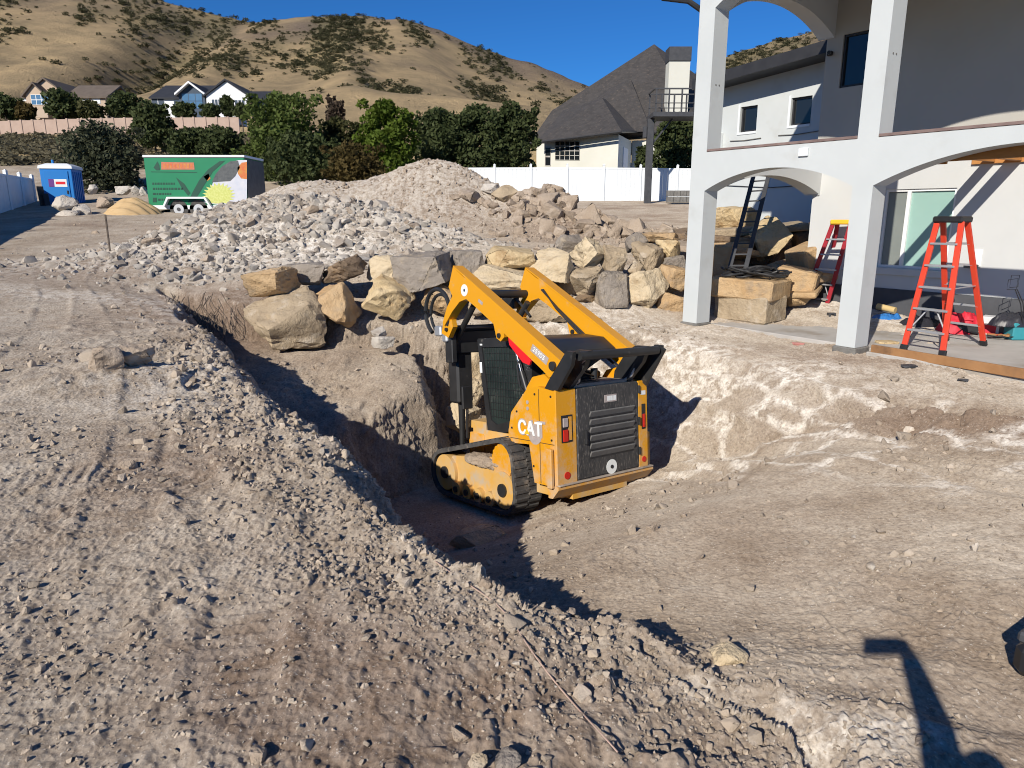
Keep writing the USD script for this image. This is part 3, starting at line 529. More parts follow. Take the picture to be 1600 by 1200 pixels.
for s in (1, -1):
    y0, y1 = (.45, .85) if s > 0 else (-.85, -.45)
    trk = P_('track', extr(outer.difference(inner), y0, y1), m_rubber)
    ring = np.array(outer.exterior.coords); seg = np.cumsum(np.r_[0, np.linalg.norm(np.diff(ring, axis=0), axis=1)]); n = 48
    for k in range(n):
        t = (k + .5) * seg[-1] / n; p = np.array([np.interp(t, seg, ring[:, 0]), np.interp(t, seg, ring[:, 1])]); p2 = np.array([np.interp((t + .02) % seg[-1], seg, ring[:, 0]), np.interp((t + .02) % seg[-1], seg, ring[:, 1])])
        d = p2 - p; a = math.degrees(math.atan2(d[1], d[0])); ym = (y0 + y1) / 2
        lug = [xf(cbox((.048, .20, .030), ch=.008), ry(-a), (p[0], ym - .095, p[1])), xf(cbox((.048, .20, .030), ch=.008), ry(-a), (p[0] + d[0] / np.linalg.norm(d) * .03, ym + .095, p[1] + d[1] / np.linalg.norm(d) * .03))]
        P_('track_lug', lug, m_rubber, trk)
    yo = y1 - .03 if s > 0 else y0 + .03; yi = y0 + .12 if s > 0 else y1 - .12
    fr = Polygon([(.05, .16), (1.36, .17), (1.52, .36), (1.30, .50), (.75, .56), (.42, .60), (.22, .52), (.02, .40)]).buffer(.03)
    P_('undercarriage_frame', extr(fr, min(yo, yi), max(yo - s * .05, yi) if s > 0 else max(yo + .05, yi)), m_yeldust)
    heap = trimesh.creation.icosphere(4, 1.0); hv = heap.vertices * [.42, .13, .075]; hv += heap.vertex_normals * (.11 * (fx(hv * 11, 4, 3) - .45))[:, None]
    P_('caked_dirt', trimesh.Trimesh(hv + [.66, s * .72, .545], heap.faces, process=False), m_rock['dusty'])
    for xx_, r in ((.46, .095), (.70, .095), (.94, .095), (1.18, .095)):
        w = P_('roller', [tube([(xx_, s * .52, .115), (xx_, s * .83, .115)], r, 18)], m_yeldust); P_('roller_hub', tube([(xx_, s * .83, .115), (xx_, s * .852, .115)], .04, 14), m_mblack, w)
    w = P_('idler', [tube([(IDL[0][0], s * .52, .30), (IDL[0][0], s * .815, .30)], .235, 28)], m_yeldust); P_('idler_hub', tube([(1.44, s * .815, .30), (1.44, s * .84, .30)], .08, 16), m_mblack, w)
    w = P_('idler', [tube([(.19, s * .52, .27), (.19, s * .815, .27)], .225, 28)], m_yeldust); P_('idler_hub', tube([(.19, s * .815, .27), (.19, s * .84, .27)], .08, 16), m_mblack, w)
    P_('drive_sprocket', [extr(Polygon([(c * (1 + .07 * (i % 2)) + .20, d * (1 + .07 * (i % 2)) + .62) for i, (c, d) in enumerate(circ((0, 0), .195, n=36))]), min(s * .6, s * .80), max(s * .6, s * .80))], m_yel)
# chassis
side = [(-.67, .43), (-.67, 1.49), (-.40, 1.53), (-.22, 1.50), (.09, 1.20), (.15, .98), (.15, .90), (-.22, .90), (-.30, .43)]
for s in (1, -1):
    P_('side_panel', extr(side, *( (.47, .73) if s > 0 else (-.73, -.47))), m_yel)
    fender = [(-.22, .902), (.15, .902), (.95, .74), (1.08, .70), (1.08, .66), (.80, .70), (.10, .84), (-.22, .86)]
    P_('fender', extr(fender, *((.41, .73) if s > 0 else (-.73, -.41))), m_yel)
    P_('lower_guard', extr([(-.60, .28), (-.18, .28), (-.20, .88), (-.55, .90)], *((.43, .60) if s > 0 else (-.60, -.43))), m_yeldust)
    P_('corner_post', bx(-.70, -.664, *((.435, .735) if s > 0 else (-.735, -.575)), .45, 1.50, .012), m_yel)
    P_('bumper_block', bx(-.66, -.58, *((.74, .79) if s > 0 else (-.82, -.74)), .42, .86, .01), m_yel)
    if s > 0:
        P_('tail_light_recess', bx(-.706, -.698, .50, .66, .92, 1.22), m_blackplastic)
        P_('tail_light', bx(-.722, -.706, .575, .645, .93, 1.06, .008), m_redlens); P_('reversing_light', bx(-.722, -.706, .575, .645, 1.09, 1.19, .008), m_decalg); P_('light_guard', bx(-.712, -.704, .515, .56, .94, 1.20), m_yel)
        P_('round_reflector', tube([(-.698, .59, .55), (-.707, .59, .55)], .042, 20), m_redlens)
        for zz_ in (1.34, 1.27): P_('hole_plug', tube([(-.22, .728, zz_), (-.22, .737, zz_)], .022, 12), m_decalg)
    else:
        P_('tail_light_recess', bx(-.706, -.698, -.69, -.63, .92, 1.22), m_blackplastic); P_('tail_light', bx(-.716, -.706, -.68, -.64, .94, 1.1, .005), m_redlens)
        P_('round_reflector', tube([(-.698, -.66, .55), (-.707, -.66, .55)], .035, 20), m_redlens); P_('sticker', bx(-.703, -.699, -.70, -.62, 1.33, 1.38), m_decalw)
P_('chassis', [bx(-.62, 1.30, -.44, .44, .24, .86), bx(-.62, .2, -.47, .47, .86, 1.38), bx(1.0, 1.36, -.44, .44, .86, .96)], m_yeldust)
P_('rear_bumper', extr([(-.62, .30), (-.72, .41), (-.72, .445), (-.55, .445), (-.55, .30)], -.80, .74), m_yel)
P_('bumper_dust', bx(-.735, -.665, -.79, .73, .4455, .462, .006), m_dusttop)
door = P_('rear_door', bx(-.705, -.60, -.575, .432, .465, 1.50, .015), m_mdoor)
for k in range(6):
    z = 1.19 - k * .091
    P_('louver', xf(cbox((.02, .72, .075), ch=.006), ry(-28), (-.712, -.12, z)), m_louver, door); P_('louver_gap', bx(-.7065, -.704, -.48, .24, z - .055, z - .035), m_blackplastic, door)
P_('door_badge', [bx(-.709, -.705, -.20, .0, 1.30, 1.385)], m_decalg, door)
for k, w in enumerate((.035, .03, .035)): P_('badge_mark', bx(-.7105, -.7091, -.055 - .05 * k - w, -.055 - .05 * k + .01, 1.315, 1.37), m_decalw, door)
P_('round_sticker', tube([(-.704, -.10, .545), (-.709, -.10, .545)], .085, 24), m_decalw, door); P_('door_lock', tube([(-.709, -.10, .545), (-.716, -.10, .545)], .022, 14), m_mblack, door)
P_('engine_cover', xf(bx(-.66, .05, -.46, .46, 1.50, 1.535, .012)), m_dusttop)
P_('exhaust_stack', [tube([(-.30, -.25, 1.53), (-.30, -.25, 1.66)], .045, 12), bx(-.25, -.02, -.42, .42, 1.535, 1.62, .02)], m_mblack)
for k in range(5): P_('cover_slat', bx(-.62 + k * .06, -.585 + k * .06, -.02, .36, 1.536, 1.549), m_mblack)
# cab
cabp = Polygon([(1.14, 2.03), (.10, 2.06), (.02, 1.98), (.06, 1.45), (.30, .96), (.82, .80), (.98, .86)])
cabin = P_('cab', extr(cabp, -.43, .40), m_mblack)
win = Polygon([(1.05, 1.93), (.22, 1.95), (.17, 1.5), (.36, 1.06), (.78, .95), (.90, 1.0)])
for s in (1, -1):
    P_('side_frame', extr(cabp.difference(win), *((.402, .435) if s > 0 else (-.465, -.432))), m_mblack)
    P_('side_window', extr(win.buffer(.0), *((.401, .412) if s > 0 else (-.445, -.4335))), m_cabglass)
    if s > 0:
        for k in range(16): P_('guard_bar', bar((.24 + k * .052, .417, 1.93), (.24 + k * .052 + .0, .417, 1.03 if k < 14 else 1.3), .006, .005), m_mblack)
        for k in range(10): P_('guard_bar', bar((.22, .4215, 1.05 + k * .09), (1.0, .4215, 1.05 + k * .09), .004, .005), m_mblack)
        P_('sticker', bx(1.05, 1.10, .436, .438, 1.60, 1.74), m_decalw); P_('sticker', bx(1.03, 1.08, .436, .438, 1.955, 1.975), m_decalw)
roofp = Polygon([(1.18, 2.04), (.10, 2.07), (-.25, 2.03), (-.44, 1.90), (-.47, 1.78), (-.40, 1.78), (-.37, 1.87), (-.22, 1.97), (.1, 2.0), (1.16, 1.985)])
P_('cab_roof', extr(roofp, -.47, .39), m_mblack)
P_('rear_window', bar((-.40, -.02, 1.83), (-.02, -.02, 1.62), .7, .02), m_cabglass)
P_('cab_light', bx(-.10, .05, -.30, .30, 1.66, 1.72, .015), m_decalg)
P_('operator_seat', [bx(.25, .7, -.2, .2, 1.1, 1.2, .03)], m_blackplastic)
# lift arms
armp = Polygon([(-.72, 1.80), (.98, 2.79), (1.08, 2.83), (1.30, 2.97), (1.42, 2.72), (1.34, 2.60), (1.48, 2.46), (1.60, 2.26), (1.56, 2.22), (1.36, 2.40), (1.18, 2.52), (1.03, 2.55), (.86, 2.46), (.47, 2.23), (.42, 2.06), (.34, 2.02), (.27, 2.07), (.27, 2.12), (-.42, 1.70), (-.52, 1.63), (-.66, 1.66)])
for s in (1, -1):
    y0, y1 = (.53, .66) if s > 0 else (-.66, -.53)
    A = P_('lift_arm', extr(armp, y0, y1), m_yel, smooth=20)
    P_('arm_flange', extr([(-.72, 1.805), (.98, 2.795), (1.28, 2.97), (1.28, 2.985), (.97, 2.812), (-.73, 1.822)], y0 - .012, y1 + .012), m_yel, A)
    ys = y1 + .001 if s > 0 else y0 - .003
    P_('pivot_pin', [tube([(-.60, y0 - .03, 1.76), (-.60, y1 + .03, 1.76)], .05, 16), tube([(.36, y0 - .02, 2.09), (.36, y1 + .02, 2.09)], .03, 14)], m_mblack, A)
    P_('tilt_bracket', extr([(1.42, 2.30), (1.62, 2.30), (1.68, 2.12), (1.52, 2.06), (1.40, 2.2)], y0 + .03, y1 - .03), m_yel, A)
    # rear link plates and tower
    P_('rear_link', extr([(-.98, 1.92), (-.80, 1.93), (-.66, 1.86), (-.46, 1.62), (-.44, 1.51), (-.66, 1.50), (-.90, 1.74)], y0 - .10 if s > 0 else y1 + .035, y0 - .035 if s > 0 else y1 + .10), m_mblack)
    P_('rear_link', extr([(-.98, 1.92), (-.88, 1.93), (-.58, 1.60), (-.50, 1.50), (-.72, 1.50), (-.95, 1.78)], y1 + .012 if s > 0 else y0 - .062, y1 + .062 if s > 0 else y0 - .012), m_mblack)
    P_('link_tower', extr([(-.55, 1.48), (-.10, 1.48), (-.22, 1.62), (-.42, 1.66), (-.52, 1.60)], y0 + .01, y1 - .01), m_yel)
    P_('lift_cylinder', [tube([(.33, s * .47, 2.03), (.18, s * .47, 1.60)], .022, 12)], m_chrome); P_('cylinder_barrel', [tube([(.20, s * .47, 1.65), (-.10, s * .48, .98)], .038, 14)], m_mblack)
    P_('arm_lock', extr([(.24, 2.09), (.22, 1.98), (-.02, 1.78), (-.14, 1.75), (-.17, 1.80), (-.12, 1.87)], *((.60, .625) if s > 0 else (-.625, -.60))), m_red)
    P_('hydraulic_hose', tube([(-.95, s * .50, 1.85), (-.80, s * .46, 1.72), (-.74, s * .42, 1.58), (-.60, s * .40, 1.50)], .016, 8), m_alum); P_('hydraulic_hose', tube([(-.90, s * .47, 1.80), (-.77, s * .44, 1.70), (-.70, s * .40, 1.54)], .016, 8), m_mblack)
    P_('tilt_cylinder', [tube([(1.15, s * .44, 2.50), (1.62, s * .44, 2.02)], .04, 12), tube([(1.62, s * .44, 2.02), (1.80, s * .44, 1.84)], .022, 10)], m_mblack)
P_('cross_tube', [tube([(-.96, -.62, 1.87), (-.96, .62, 1.87)], .05, 14), bar((-.99, -.68, 1.90), (-.70, -.68, 1.47), .05, .10)], m_mblack)
P_('torque_tube', tube([(1.30, -.53, 2.62), (1.30, .53, 2.62)], .055, 14), m_mblack)
P_('coupler', [bx(1.58, 1.68, -.55, .55, 2.14, 2.22, .01), bx(1.60, 1.66, -.50, .50, 1.84, 2.14, .01), bx(1.55, 1.72, -.56, -.48, 1.72, 2.24, .01), bx(1.55, 1.72, .48, .56, 1.72, 2.24, .01), tube([(1.54, -.6, 2.17), (1.54, .66, 2.17)], .025, 10)], m_mblack)
th = np.linspace(-60, 215, 26)
P_('hydraulic_hose', tube([(1.78 + .30 * math.cos(math.radians(a)), .62, 2.40 + .31 * math.sin(math.radians(a))) for a in th], .028, 8), m_mblack)
P_('hydraulic_hose', tube([(1.76 + .25 * math.cos(math.radians(a)), .58, 2.38 + .26 * math.sin(math.radians(a))) for a in np.linspace(-100, 190, 24)], .022, 8), m_mblack)
P_('hose_manifold', [bx(1.70, 1.86, .50, .64, 2.08, 2.22, .02), bx(1.62, 1.74, .46, .60, 2.0, 2.14, .02)], m_alum)
P_('hose_manifold', [bx(1.42, 1.70, -.52, -.40, 2.42, 2.60, .02), tube([(1.5, -.46, 2.6), (1.3, -.44, 2.48), (1.1, -.44, 2.3)], .02, 8)], m_mblack)
P_('breaker', [tube([(1.74, .30, 2.1), (1.76, .30, 1.15)], .10, 12), bx(1.64, 1.88, .17, .43, 1.15, 2.0, .03), tube([(1.76, .30, 1.15), (1.78, .30, .55)], [.05, .035], 12)], m_mblack, label='black breaker attachment hanging from the coupler')
P_('mirror', [bx(1.28, 1.32, .44, .60, 1.12, 1.42, .03), bar((1.30, .52, 1.15), (1.36, .50, .72), .03, .03)], m_mblack)
P_('front_step', [bx(1.05, 1.38, .38, .46, .50, .80, .01)], m_yel)
# lettering on the side panel, arm badge and round stickers
def text_on_side(txt, h, x, z, y, m, bold=True, slope=0.0, depth=.002, name='lettering', parent=ldr):
    t = meshkit.text_mesh(txt, h, depth, bold); w = t.bounds[1][0]
    R = np.column_stack([(-1, 0, 0), (0, 0, 1), (0, 1, 0)]); t.apply_transform(mat4(ry(slope) @ R, (x, y, z))); return P_(name, t, m, parent)
P_('logo_disc', extr(Polygon(circ((-.335, .985), .115, n=30)), .7305, .7325), m_decalg)
text_on_side('CAT', .178, -.018, .962, .733, m_decalg)
for k_ in range(3): text_on_side('CAT', .152, -.030 - .006 * k_, .974, .7353 + .0012 * k_, m_decalw)
P_('logo_triangle', extr([(-.155, .976), (-.255, .976), (-.205, 1.04)], .7402, .7412), m_yellowplastic)
P_('round_sticker', extr(Polygon(circ((1.06, 2.66), .075, n=26)), .6605, .6625), m_decalw); P_('sticker_dot', extr(Polygon(circ((1.06, 2.66), .02, n=14)), .6630, .6640), m_steel)
P_('arm_badge', xf(bx(-.155, .155, .6605, .6625, -.045, .045), ry(-30), (-.37, 0, 1.88)), m_decalg)
text_on_side('259D3', .05, -.25, 1.925, .663, m_decalw, slope=-30)
P_('sticker', xf(bx(-.05, .05, .6605, .662, -.02, .02), ry(-30), (.72, 0, 2.50)), m_decalg)

# bolts, seams, latches and grab irons
for (bx_, bz_) in ((-.62, 1.43), (-.62, .95), (-.62, .50), (-.35, 1.44), (-.02, 1.22), (.08, 1.02), (-.30, .62), (-.58, .72)):
    P_('bolt', tube([(bx_, .728, bz_), (bx_, .738, bz_)], .013, 8), m_mblack)
for k in range(3): P_('guard_slot', bx(-.47, -.31 - .03 * k, .600, .6035, .76 - k * .11, .78 - k * .11), m_mblack); 
P_('guard_slot', bx(-.40, -.375, .600, .6035, .42, .75), m_mblack)
P_('panel_seam', bx(-.42, -.412, .7295, .7318, .44, 1.50), m_mblack); P_('panel_seam', bx(-.66, .12, .7295, .7318, .898, .905), m_mblack)
P_('door_handle', [bx(-.74, -.706, .30, .33, .86, 1.02, .008)], m_mblack); 
for zz_ in (.62, .98, 1.36): P_('door_hinge', tube([(-.712, -.575, zz_), (-.712, -.575, zz_ + .09)], .014, 10), m_mblack)
for s in (1, -1):
    P_('grab_iron', tube([(.16, s * .47, 1.40), (.20, s * .50, 1.48), (.24, s * .50, 1.72), (.22, s * .47, 1.80)], .013, 8), m_mblack)
    for k in range(3): P_('hydraulic_hose', tube([(.95 - .02 * k, s * .52, 2.66), (.6, s * (.50 - .02 * k), 2.40), (.1, s * (.50 - .02 * k), 2.05 - .02 * k), (-.45, s * .5, 1.66)], .011, 6), m_mblack)
for k in range(4): P_('hydraulic_hose', tube([(-.35 + .05 * k, .30 - .03 * k, 1.56), (-.45 + .04 * k, .10, 1.64 + .02 * k), (-.42 + .05 * k, -.12, 1.58)], .013, 7), m_mblack)
# ------------------------------------------------------------------ many small copies
def instancer(name, protos, pos, idx, scl, mat, label, cat, kind='stuff', up_only=False, seed=1):
    r = np.random.default_rng(seed); pi = UsdGeom.PointInstancer.Define(stage, path_for(name)); n = len(pos)
    rel = pi.CreatePrototypesRel()
    for k, m in enumerate(protos):
        g = usdkit.mesh(stage, f'{pi.GetPath()}/piece_{k:03d}', m, mat if not isinstance(mat, list) else mat[k], 30); rel.AddTarget(g.GetPath())
    pi.CreateProtoIndicesAttr(Vt.IntArray.FromNumpy(np.asarray(idx, np.int32))); pi.CreatePositionsAttr(Vt.Vec3fArray.FromNumpy(np.asarray(pos, np.float32)))
    pi.CreateScalesAttr(Vt.Vec3fArray.FromNumpy(np.asarray(scl, np.float32)))
    if up_only: a = r.uniform(0, 2 * np.pi, n) / 2; qv = np.stack([np.zeros(n), np.zeros(n), np.sin(a), np.cos(a)], -1)
    else: qv = r.normal(size=(n, 4)); qv /= np.linalg.norm(qv, axis=1, keepdims=True)
    pi.CreateOrientationsAttr(Vt.QuathArray.FromNumpy(qv.astype(np.float16)))
    return tag(pi.GetPrim(), label, cat, kind=kind)

# ------------------------------------------------------------------ dry hillside
RIDGE = np.array([(-700, -150), (-300, -100), (-150, -75), (0, -48), (120, -26), (230, -5), (285, 10), (340, 21), (390, 36), (450, 33), (520, 28), (580, 27), (640, 32), (690, 50), (740, 72), (790, 88), (830, 97), (870, 112), (910, 130), (960, 152), (1010, 158), (1060, 132), (1135, 92), (1200, 68), (1280, 46), (1400, 28), (1600, 12), (2000, -5), (2600, -10)], float)
HY0, HY1 = 150.0, 430.0
rw = np.array([at_y(a, b, HY1) for a, b in RIDGE])
hx = np.arange(-640, 760, 3.0); ht = np.r_[np.linspace(0, 1, 130), 1.03, 1.08, 1.16, 1.3, 1.6]
HX, HT = np.meshgrid(hx, ht)
zr = np.interp(HX, rw[:, 0], rw[:, 2]) + 2.5 * (fx(np.stack([HX * .05, HX * 0, HX * 0], -1), 3, 5) - .5)
HYY = HY0 + (HY1 - HY0) * HT + 25 * n2(HX, HT * 0, .012, 201)
tt = np.clip(HT, 0, 1)
spur = n2(HX + 60 * tt, HT * 40, .014, 202, 3) * 2.0                      # spurs and gullies run downhill
gully = np.exp(-((HX - np.interp(tt, [0, 1], [-118, -168])) / 14) ** 2)
expo = 1.15 + .5 * spur
HZ = 14 + (zr - 14) * tt ** np.clip(expo, .75, 1.9) + np.sin(np.pi * tt) * (34 * spur - 17 * gully) * .8 + 4.5 * (ridged(np.stack([(HX + 60 * tt) * .045, HT * .6, HX * 0], -1), 1.0, 215) - .6) * np.sin(np.pi * np.clip(tt, 0, 1)) - np.clip(HT - 1, 0, 1) * 60
HZ += 3.0 * n2(HX, HYY, .035, 203) * np.sin(np.pi * np.clip(tt, .05, .97)) + 1.2 * n2(HX, HYY, .11, 205) * (.4 + tt)
foot = 9 * gauss(HX, HYY, -28, 185, 90, 30)                                # the golden lower shoulder
HZ += foot
veg = np.clip(4.5 * (fx(np.stack([(HX + 55 * tt) * .045, HYY * .010, HX * 0 + 7], -1), 4, 206) - .53), 0, 1)
veg = np.maximum(veg, np.clip(gully * 1.4 - .25, 0, 1) * np.clip(.7 + 2 * n2(HX, HYY, .06, 207), 0, 1))
veg *= soft(tt, .12, .3)
rockm = np.clip(soft(tt, .62, .95) * (.55 + 3.2 * n2(HX, HYY, .03, 208)) + .5 * np.clip(6 * n2(HX, HYY, .025, 209) - .9, 0, 1), 0, 1)
hv = np.stack([HX, HYY, HZ], -1).reshape(-1, 3); nr2, nc2 = HX.shape; ii = np.arange(nr2 * nc2).reshape(nr2, nc2)
hq = np.stack([ii[:-1, :-1], ii[:-1, 1:], ii[1:, 1:], ii[1:, :-1]], -1).reshape(-1, 4); hf = np.vstack([hq[:, [0, 1, 2]], hq[:, [0, 2, 3]]])
m_hill = usdkit.material(stage, '/World/Looks/dry_hill', {
    'g': ('geometry', {}), 'a': ('attribute', {'attribute': 'tint'}), 's': ('separate_xyz', {}), 'n': ('noise_texture', {'scale': .06, 'detail': 10.0, 'roughness': .68}), 'n2': ('noise_texture', {'scale': .9, 'detail': 6.0, 'roughness': .7}),
    'r': ('rgb_ramp', {'ramp': [(.30, (.20, .155, .095)), (.46, (.30, .228, .132)), (.56, (.37, .275, .155)), (.72, (.49, .36, .195))]}),
    'rv': ('rgb_ramp', {'ramp': [(.3, (.085, .085, .04)), (.7, (.17, .15, .075))]}), 'rr': ('rgb_ramp', {'ramp': [(.3, (.085, .065, .05)), (.6, (.20, .155, .115)), (.75, (.27, .21, .15))]}),
    'thr': ('map_range', {'from_min': .35, 'from_max': .6, 'clamp': True}), 'mulv': ('math', {'math_type': 'multiply'}), 'm1': ('mix_color', {}), 'm2': ('mix_color', {}), 'bp': ('bump', {'strength': .8, 'distance': 1.2}),
    'p': ('principled_bsdf', {'roughness': .95, 'specular_ior_level': .1})},
    [('g.position', 'n.vector'), ('g.position', 'n2.vector'), ('a.vector', 's.vector'), ('n.fac', 'r.fac'), ('n2.fac', 'rv.fac'), ('n2.fac', 'rr.fac'), ('n2.fac', 'thr.value'), ('thr.result', 'mulv.value1'), ('s.x', 'mulv.value2'),
     ('r.color', 'm1.a'), ('rr.color', 'm1.b'), ('s.y', 'm1.fac'), ('m1.result', 'm2.a'), ('rv.color', 'm2.b'), ('mulv.value', 'm2.fac'), ('m2.result', 'p.base_color'), ('n2.fac', 'bp.height'), ('bp.normal', 'p.normal')], surface='p.BSDF')
hm = put('hillside', trimesh.Trimesh(hv, hf, process=False), m_hill, smooth=True, kind='structure')
UsdGeom.PrimvarsAPI(UsdGeom.Mesh(hm)).CreatePrimvar('tint', Sdf.ValueTypeNames.Vector3fArray, 'vertex').Set(Vt.Vec3fArray.FromNumpy(np.stack([veg, rockm, veg * 0], -1).reshape(-1, 3).astype(np.float32)))
m_scrub = leaf_mat('hill_scrub', (.07, .074, .034), (.17, .16, .085), scale=.05)
r_ = np.random.default_rng(11)
pr = (veg * .9 + .02).ravel() * (HT.ravel() < 1.02) * ((np.abs(HX) < 0.95 * HYY).ravel()); sel = r_.choice(len(pr), 12000, p=pr / pr.sum())
sp = hv[sel] + r_.uniform(-1.5, 1.5, (12000, 3)) * [1, 1, 0]
ss = r_.gamma(3.0, .26, 12000).clip(.3, 1.7)[:, None] * [1.15, 1.15, .8]
def leaf_cloud(pts, size, r, flat=.0):
    n = len(pts); d = r.normal(size=(n, 3)); d /= np.linalg.norm(d, axis=1, keepdims=True); e = np.cross(d, r.normal(size=(n, 3))); e /= np.linalg.norm(e, axis=1, keepdims=True)
    s = size * r.uniform(.6, 1.4, (n, 1)); v = np.stack([pts - d * s, pts + e * s * .55, pts + d * s, pts - e * s * .55], 1).reshape(-1, 3); k = np.arange(n)[:, None] * 4
    return trimesh.Trimesh(v, np.vstack([k + [0, 1, 2], k + [0, 2, 3]]), process=False)
def ball_pts(n, r, hollow=.35): p = r.normal(size=(n, 3)); p /= np.linalg.norm(p, axis=1, keepdims=True); return p * (hollow + (1 - hollow) * r.random((n, 1)) ** .5)
scr = []
for k in range(4):
    p = ball_pts(70, r_, .1) * [1.25, 1, .8] + r_.normal(size=(1, 3)) * [.2, .2, 0] + [0, 0, .4]; scr.append(leaf_cloud(p, .26, r_))
instancer('hillside_scrub', scr, sp, r_.integers(0, 4, 12000), ss, m_scrub, 'dark green scrub oak scattered in streaks over the dry hillside', 'scrub', up_only=True, seed=3)
# sage and grass tufts on the near slope under the block wall
m_sage = leaf_mat('sage', (.17, .155, .095), (.33, .29, .18), scale=.4)
N_ = 1700; sx = r_.uniform(-60, -2, N_); sy = r_.uniform(44, 90, N_); keep = (sx < -.2 * sy) & (n2(sx, sy, .12, 301) > -.10); sx, sy = sx[keep], sy[keep]
s_ = r_.uniform(.25, .75, len(sx)); instancer('sagebrush', scr, np.stack([sx, sy, far_z(sx, sy) - .05], -1), r_.integers(0, 4, len(sx)), s_[:, None] * [1.2, 1.2, .75], m_sage, 'grey green sagebrush on the golden slope below the block wall', 'sagebrush', up_only=True, seed=4)

# ------------------------------------------------------------------ trees and shrubs
m_bark = M('bark', (.06, .045, .035), (.12, .095, .075), scale=6, rough=.95, bump=.5, bscale=30)
m_barkgray = M('pale_bark', (.20, .17, .14), (.30, .26, .22), scale=6, rough=.95)
LM = dict(dark=leaf_mat('leaf_dark_green', (.065, .092, .032), (.165, .20, .078)), mid=leaf_mat('leaf_green', (.09, .135, .030), (.215, .28, .072)), bright=leaf_mat('leaf_bright_green', (.09, .15, .016), (.20, .28, .04)),
          grey=leaf_mat('leaf_grey_green', (.075, .092, .052), (.18, .195, .115)), olive=leaf_mat('leaf_olive', (.08, .09, .032), (.17, .165, .065)), rust=leaf_mat('leaf_rust', (.10, .08, .026), (.20, .145, .05)), brown=leaf_mat('leaf_brown', (.12, .085, .06), (.2, .15, .11)))
def tree(name, label, cat, px, top, bottom, hw, Yd, leaf, seed, n=2600, group=None, size=None, wide=1.0, bark=None, sparse=False):
    r = np.random.default_rng(seed); b = at_y(px, bottom, Yd); t = at_y(px, top, Yd); H = t[2] - b[2]; W = hw * Yd / FPX * 1.0
    g0 = float(ground_z(b[0], Yd)) if Yd < 50 else float(far_z(b[0], Yd)); base = min(g0, b[2]); H = t[2] - base
    o = thing(name, label, cat, (b[0], Yd, base - .05), group=group); cb = (b[2] - base)
    nc = 16; cl = []
    for k in range(nc):
        z = cb + (t[2] - b[2]) * (.10 + .85 * (k + .5) / nc); f = (z - cb) / (t[2] - b[2]); rad = W * (math.sin(math.pi * min(.96, .18 + .78 * f)) ** .8) * .62; a = k * 2.4 + r.uniform(-.4, .4)
        cl.append((np.array([math.cos(a) * rad, math.sin(a) * rad * wide, z]), W * r.uniform(.30, .50)))
    top_c = (np.array([r.uniform(-.1, .1) * W, 0, cb + (t[2] - b[2]) * .88]), W * .36); cl.append(top_c)
    cl.append((np.array([0, 0, cb + (t[2] - b[2]) * .5]), W * .6))
    tips = [(np.array([r.uniform(-1.0, 1.0) * W, r.uniform(-.5, .5) * W, cb + (t[2] - b[2]) * r.uniform(.25, 1.02)]), W * r.uniform(.09, .2)) for _ in range(30)]
    cl += tips; wgt = np.array([c[1] ** 2 for c in cl]); wgt /= wgt.sum(); P = []
    for (c, rad), w in zip(cl, wgt): P.append(ball_pts(max(12, int(1.9 * n * w)), r, .45) * rad * [1, 1, .85] + c)
    P = np.vstack(P); P[:, 2] = np.maximum(P[:, 2], .08)
    tr_ = [tube([(0, 0, -.2), (r.uniform(-.1, .1), 0, H * .35), (r.uniform(-.2, .2), r.uniform(-.2, .2), H * .75)], [.035 * H ** .8, .026 * H ** .8, .008 * H], 8)]
    for c, rad in cl[:10]: tr_.append(tube([(0, 0, H * .15 + .25 * c[2]), c * [.5, .5, 1] * .9, c], [.018 * H ** .8, .012 * H ** .8, .004 * H], 5))
    put('trunk', tr_, bark or m_bark, o)
    put('crown', leaf_cloud(P, size or max(.06, .0028 * Yd), r), LM[leaf], o, False)
    return o
tree('grey_green_shrub', 'large dusty grey-green shrub behind the blue portable toilet', 'shrub', 166, 196, 308, 60, 38, 'grey', 1, 4200)
tree('slope_tree', 'small rounded tree breaking the line of the block wall above the trailer', 'tree', 244, 166, 232, 32, 58, 'dark', 2, 2600)
tree('clipped_hedge', 'low clipped dark hedge just above the green trailer roof', 'hedge', 300, 205, 250, 34, 50, 'dark', 3, 2400)
tree('clipped_hedge', 'low clipped dark hedge at the right end of the trailer roof', 'hedge', 345, 204, 250, 34, 49, 'dark', 4, 2400)
tree('leafy_tree', 'tall leafy green tree right of the green trailer', 'tree', 446, 150, 290, 62, 40, 'mid', 5, 5200)
tree('round_bush', 'dense dark bush under the tall tree behind the dirt pile', 'bush', 468, 215, 292, 55, 37.5, 'dark', 6, 3600)
tree('olive_bush', 'tall olive-grey bush left of the bright green tree', 'bush', 533, 185, 285, 36, 43, 'olive', 7, 3200)
tree('bright_tree', 'bright yellow-green tree in the middle of the tree row', 'tree', 607, 160, 285, 50, 39, 'bright', 8, 5200)
tree('rust_bush', 'rusty olive bush in front of the bright green tree', 'bush', 556, 230, 296, 46, 35, 'rust', 9, 3200)
tree('dark_tree', 'dark broad tree right beside the bright green tree', 'tree', 690, 174, 285, 52, 44, 'dark', 10, 4600)
tree('dark_tree', 'dark dense tree in the middle of the row above the dirt peak', 'tree', 745, 170, 280, 52, 44.5, 'dark', 11, 4600)
tree('dark_tree', 'dark tree nearest the steep grey roof at the left end of the white fence', 'tree', 797, 166, 275, 40, 45, 'dark', 12, 4200)
tree('dark_tree', 'dark tree under the steel platform beside the white porch column', 'tree', 1052, 182, 275, 36, 41.5, 'dark', 13, 4200)
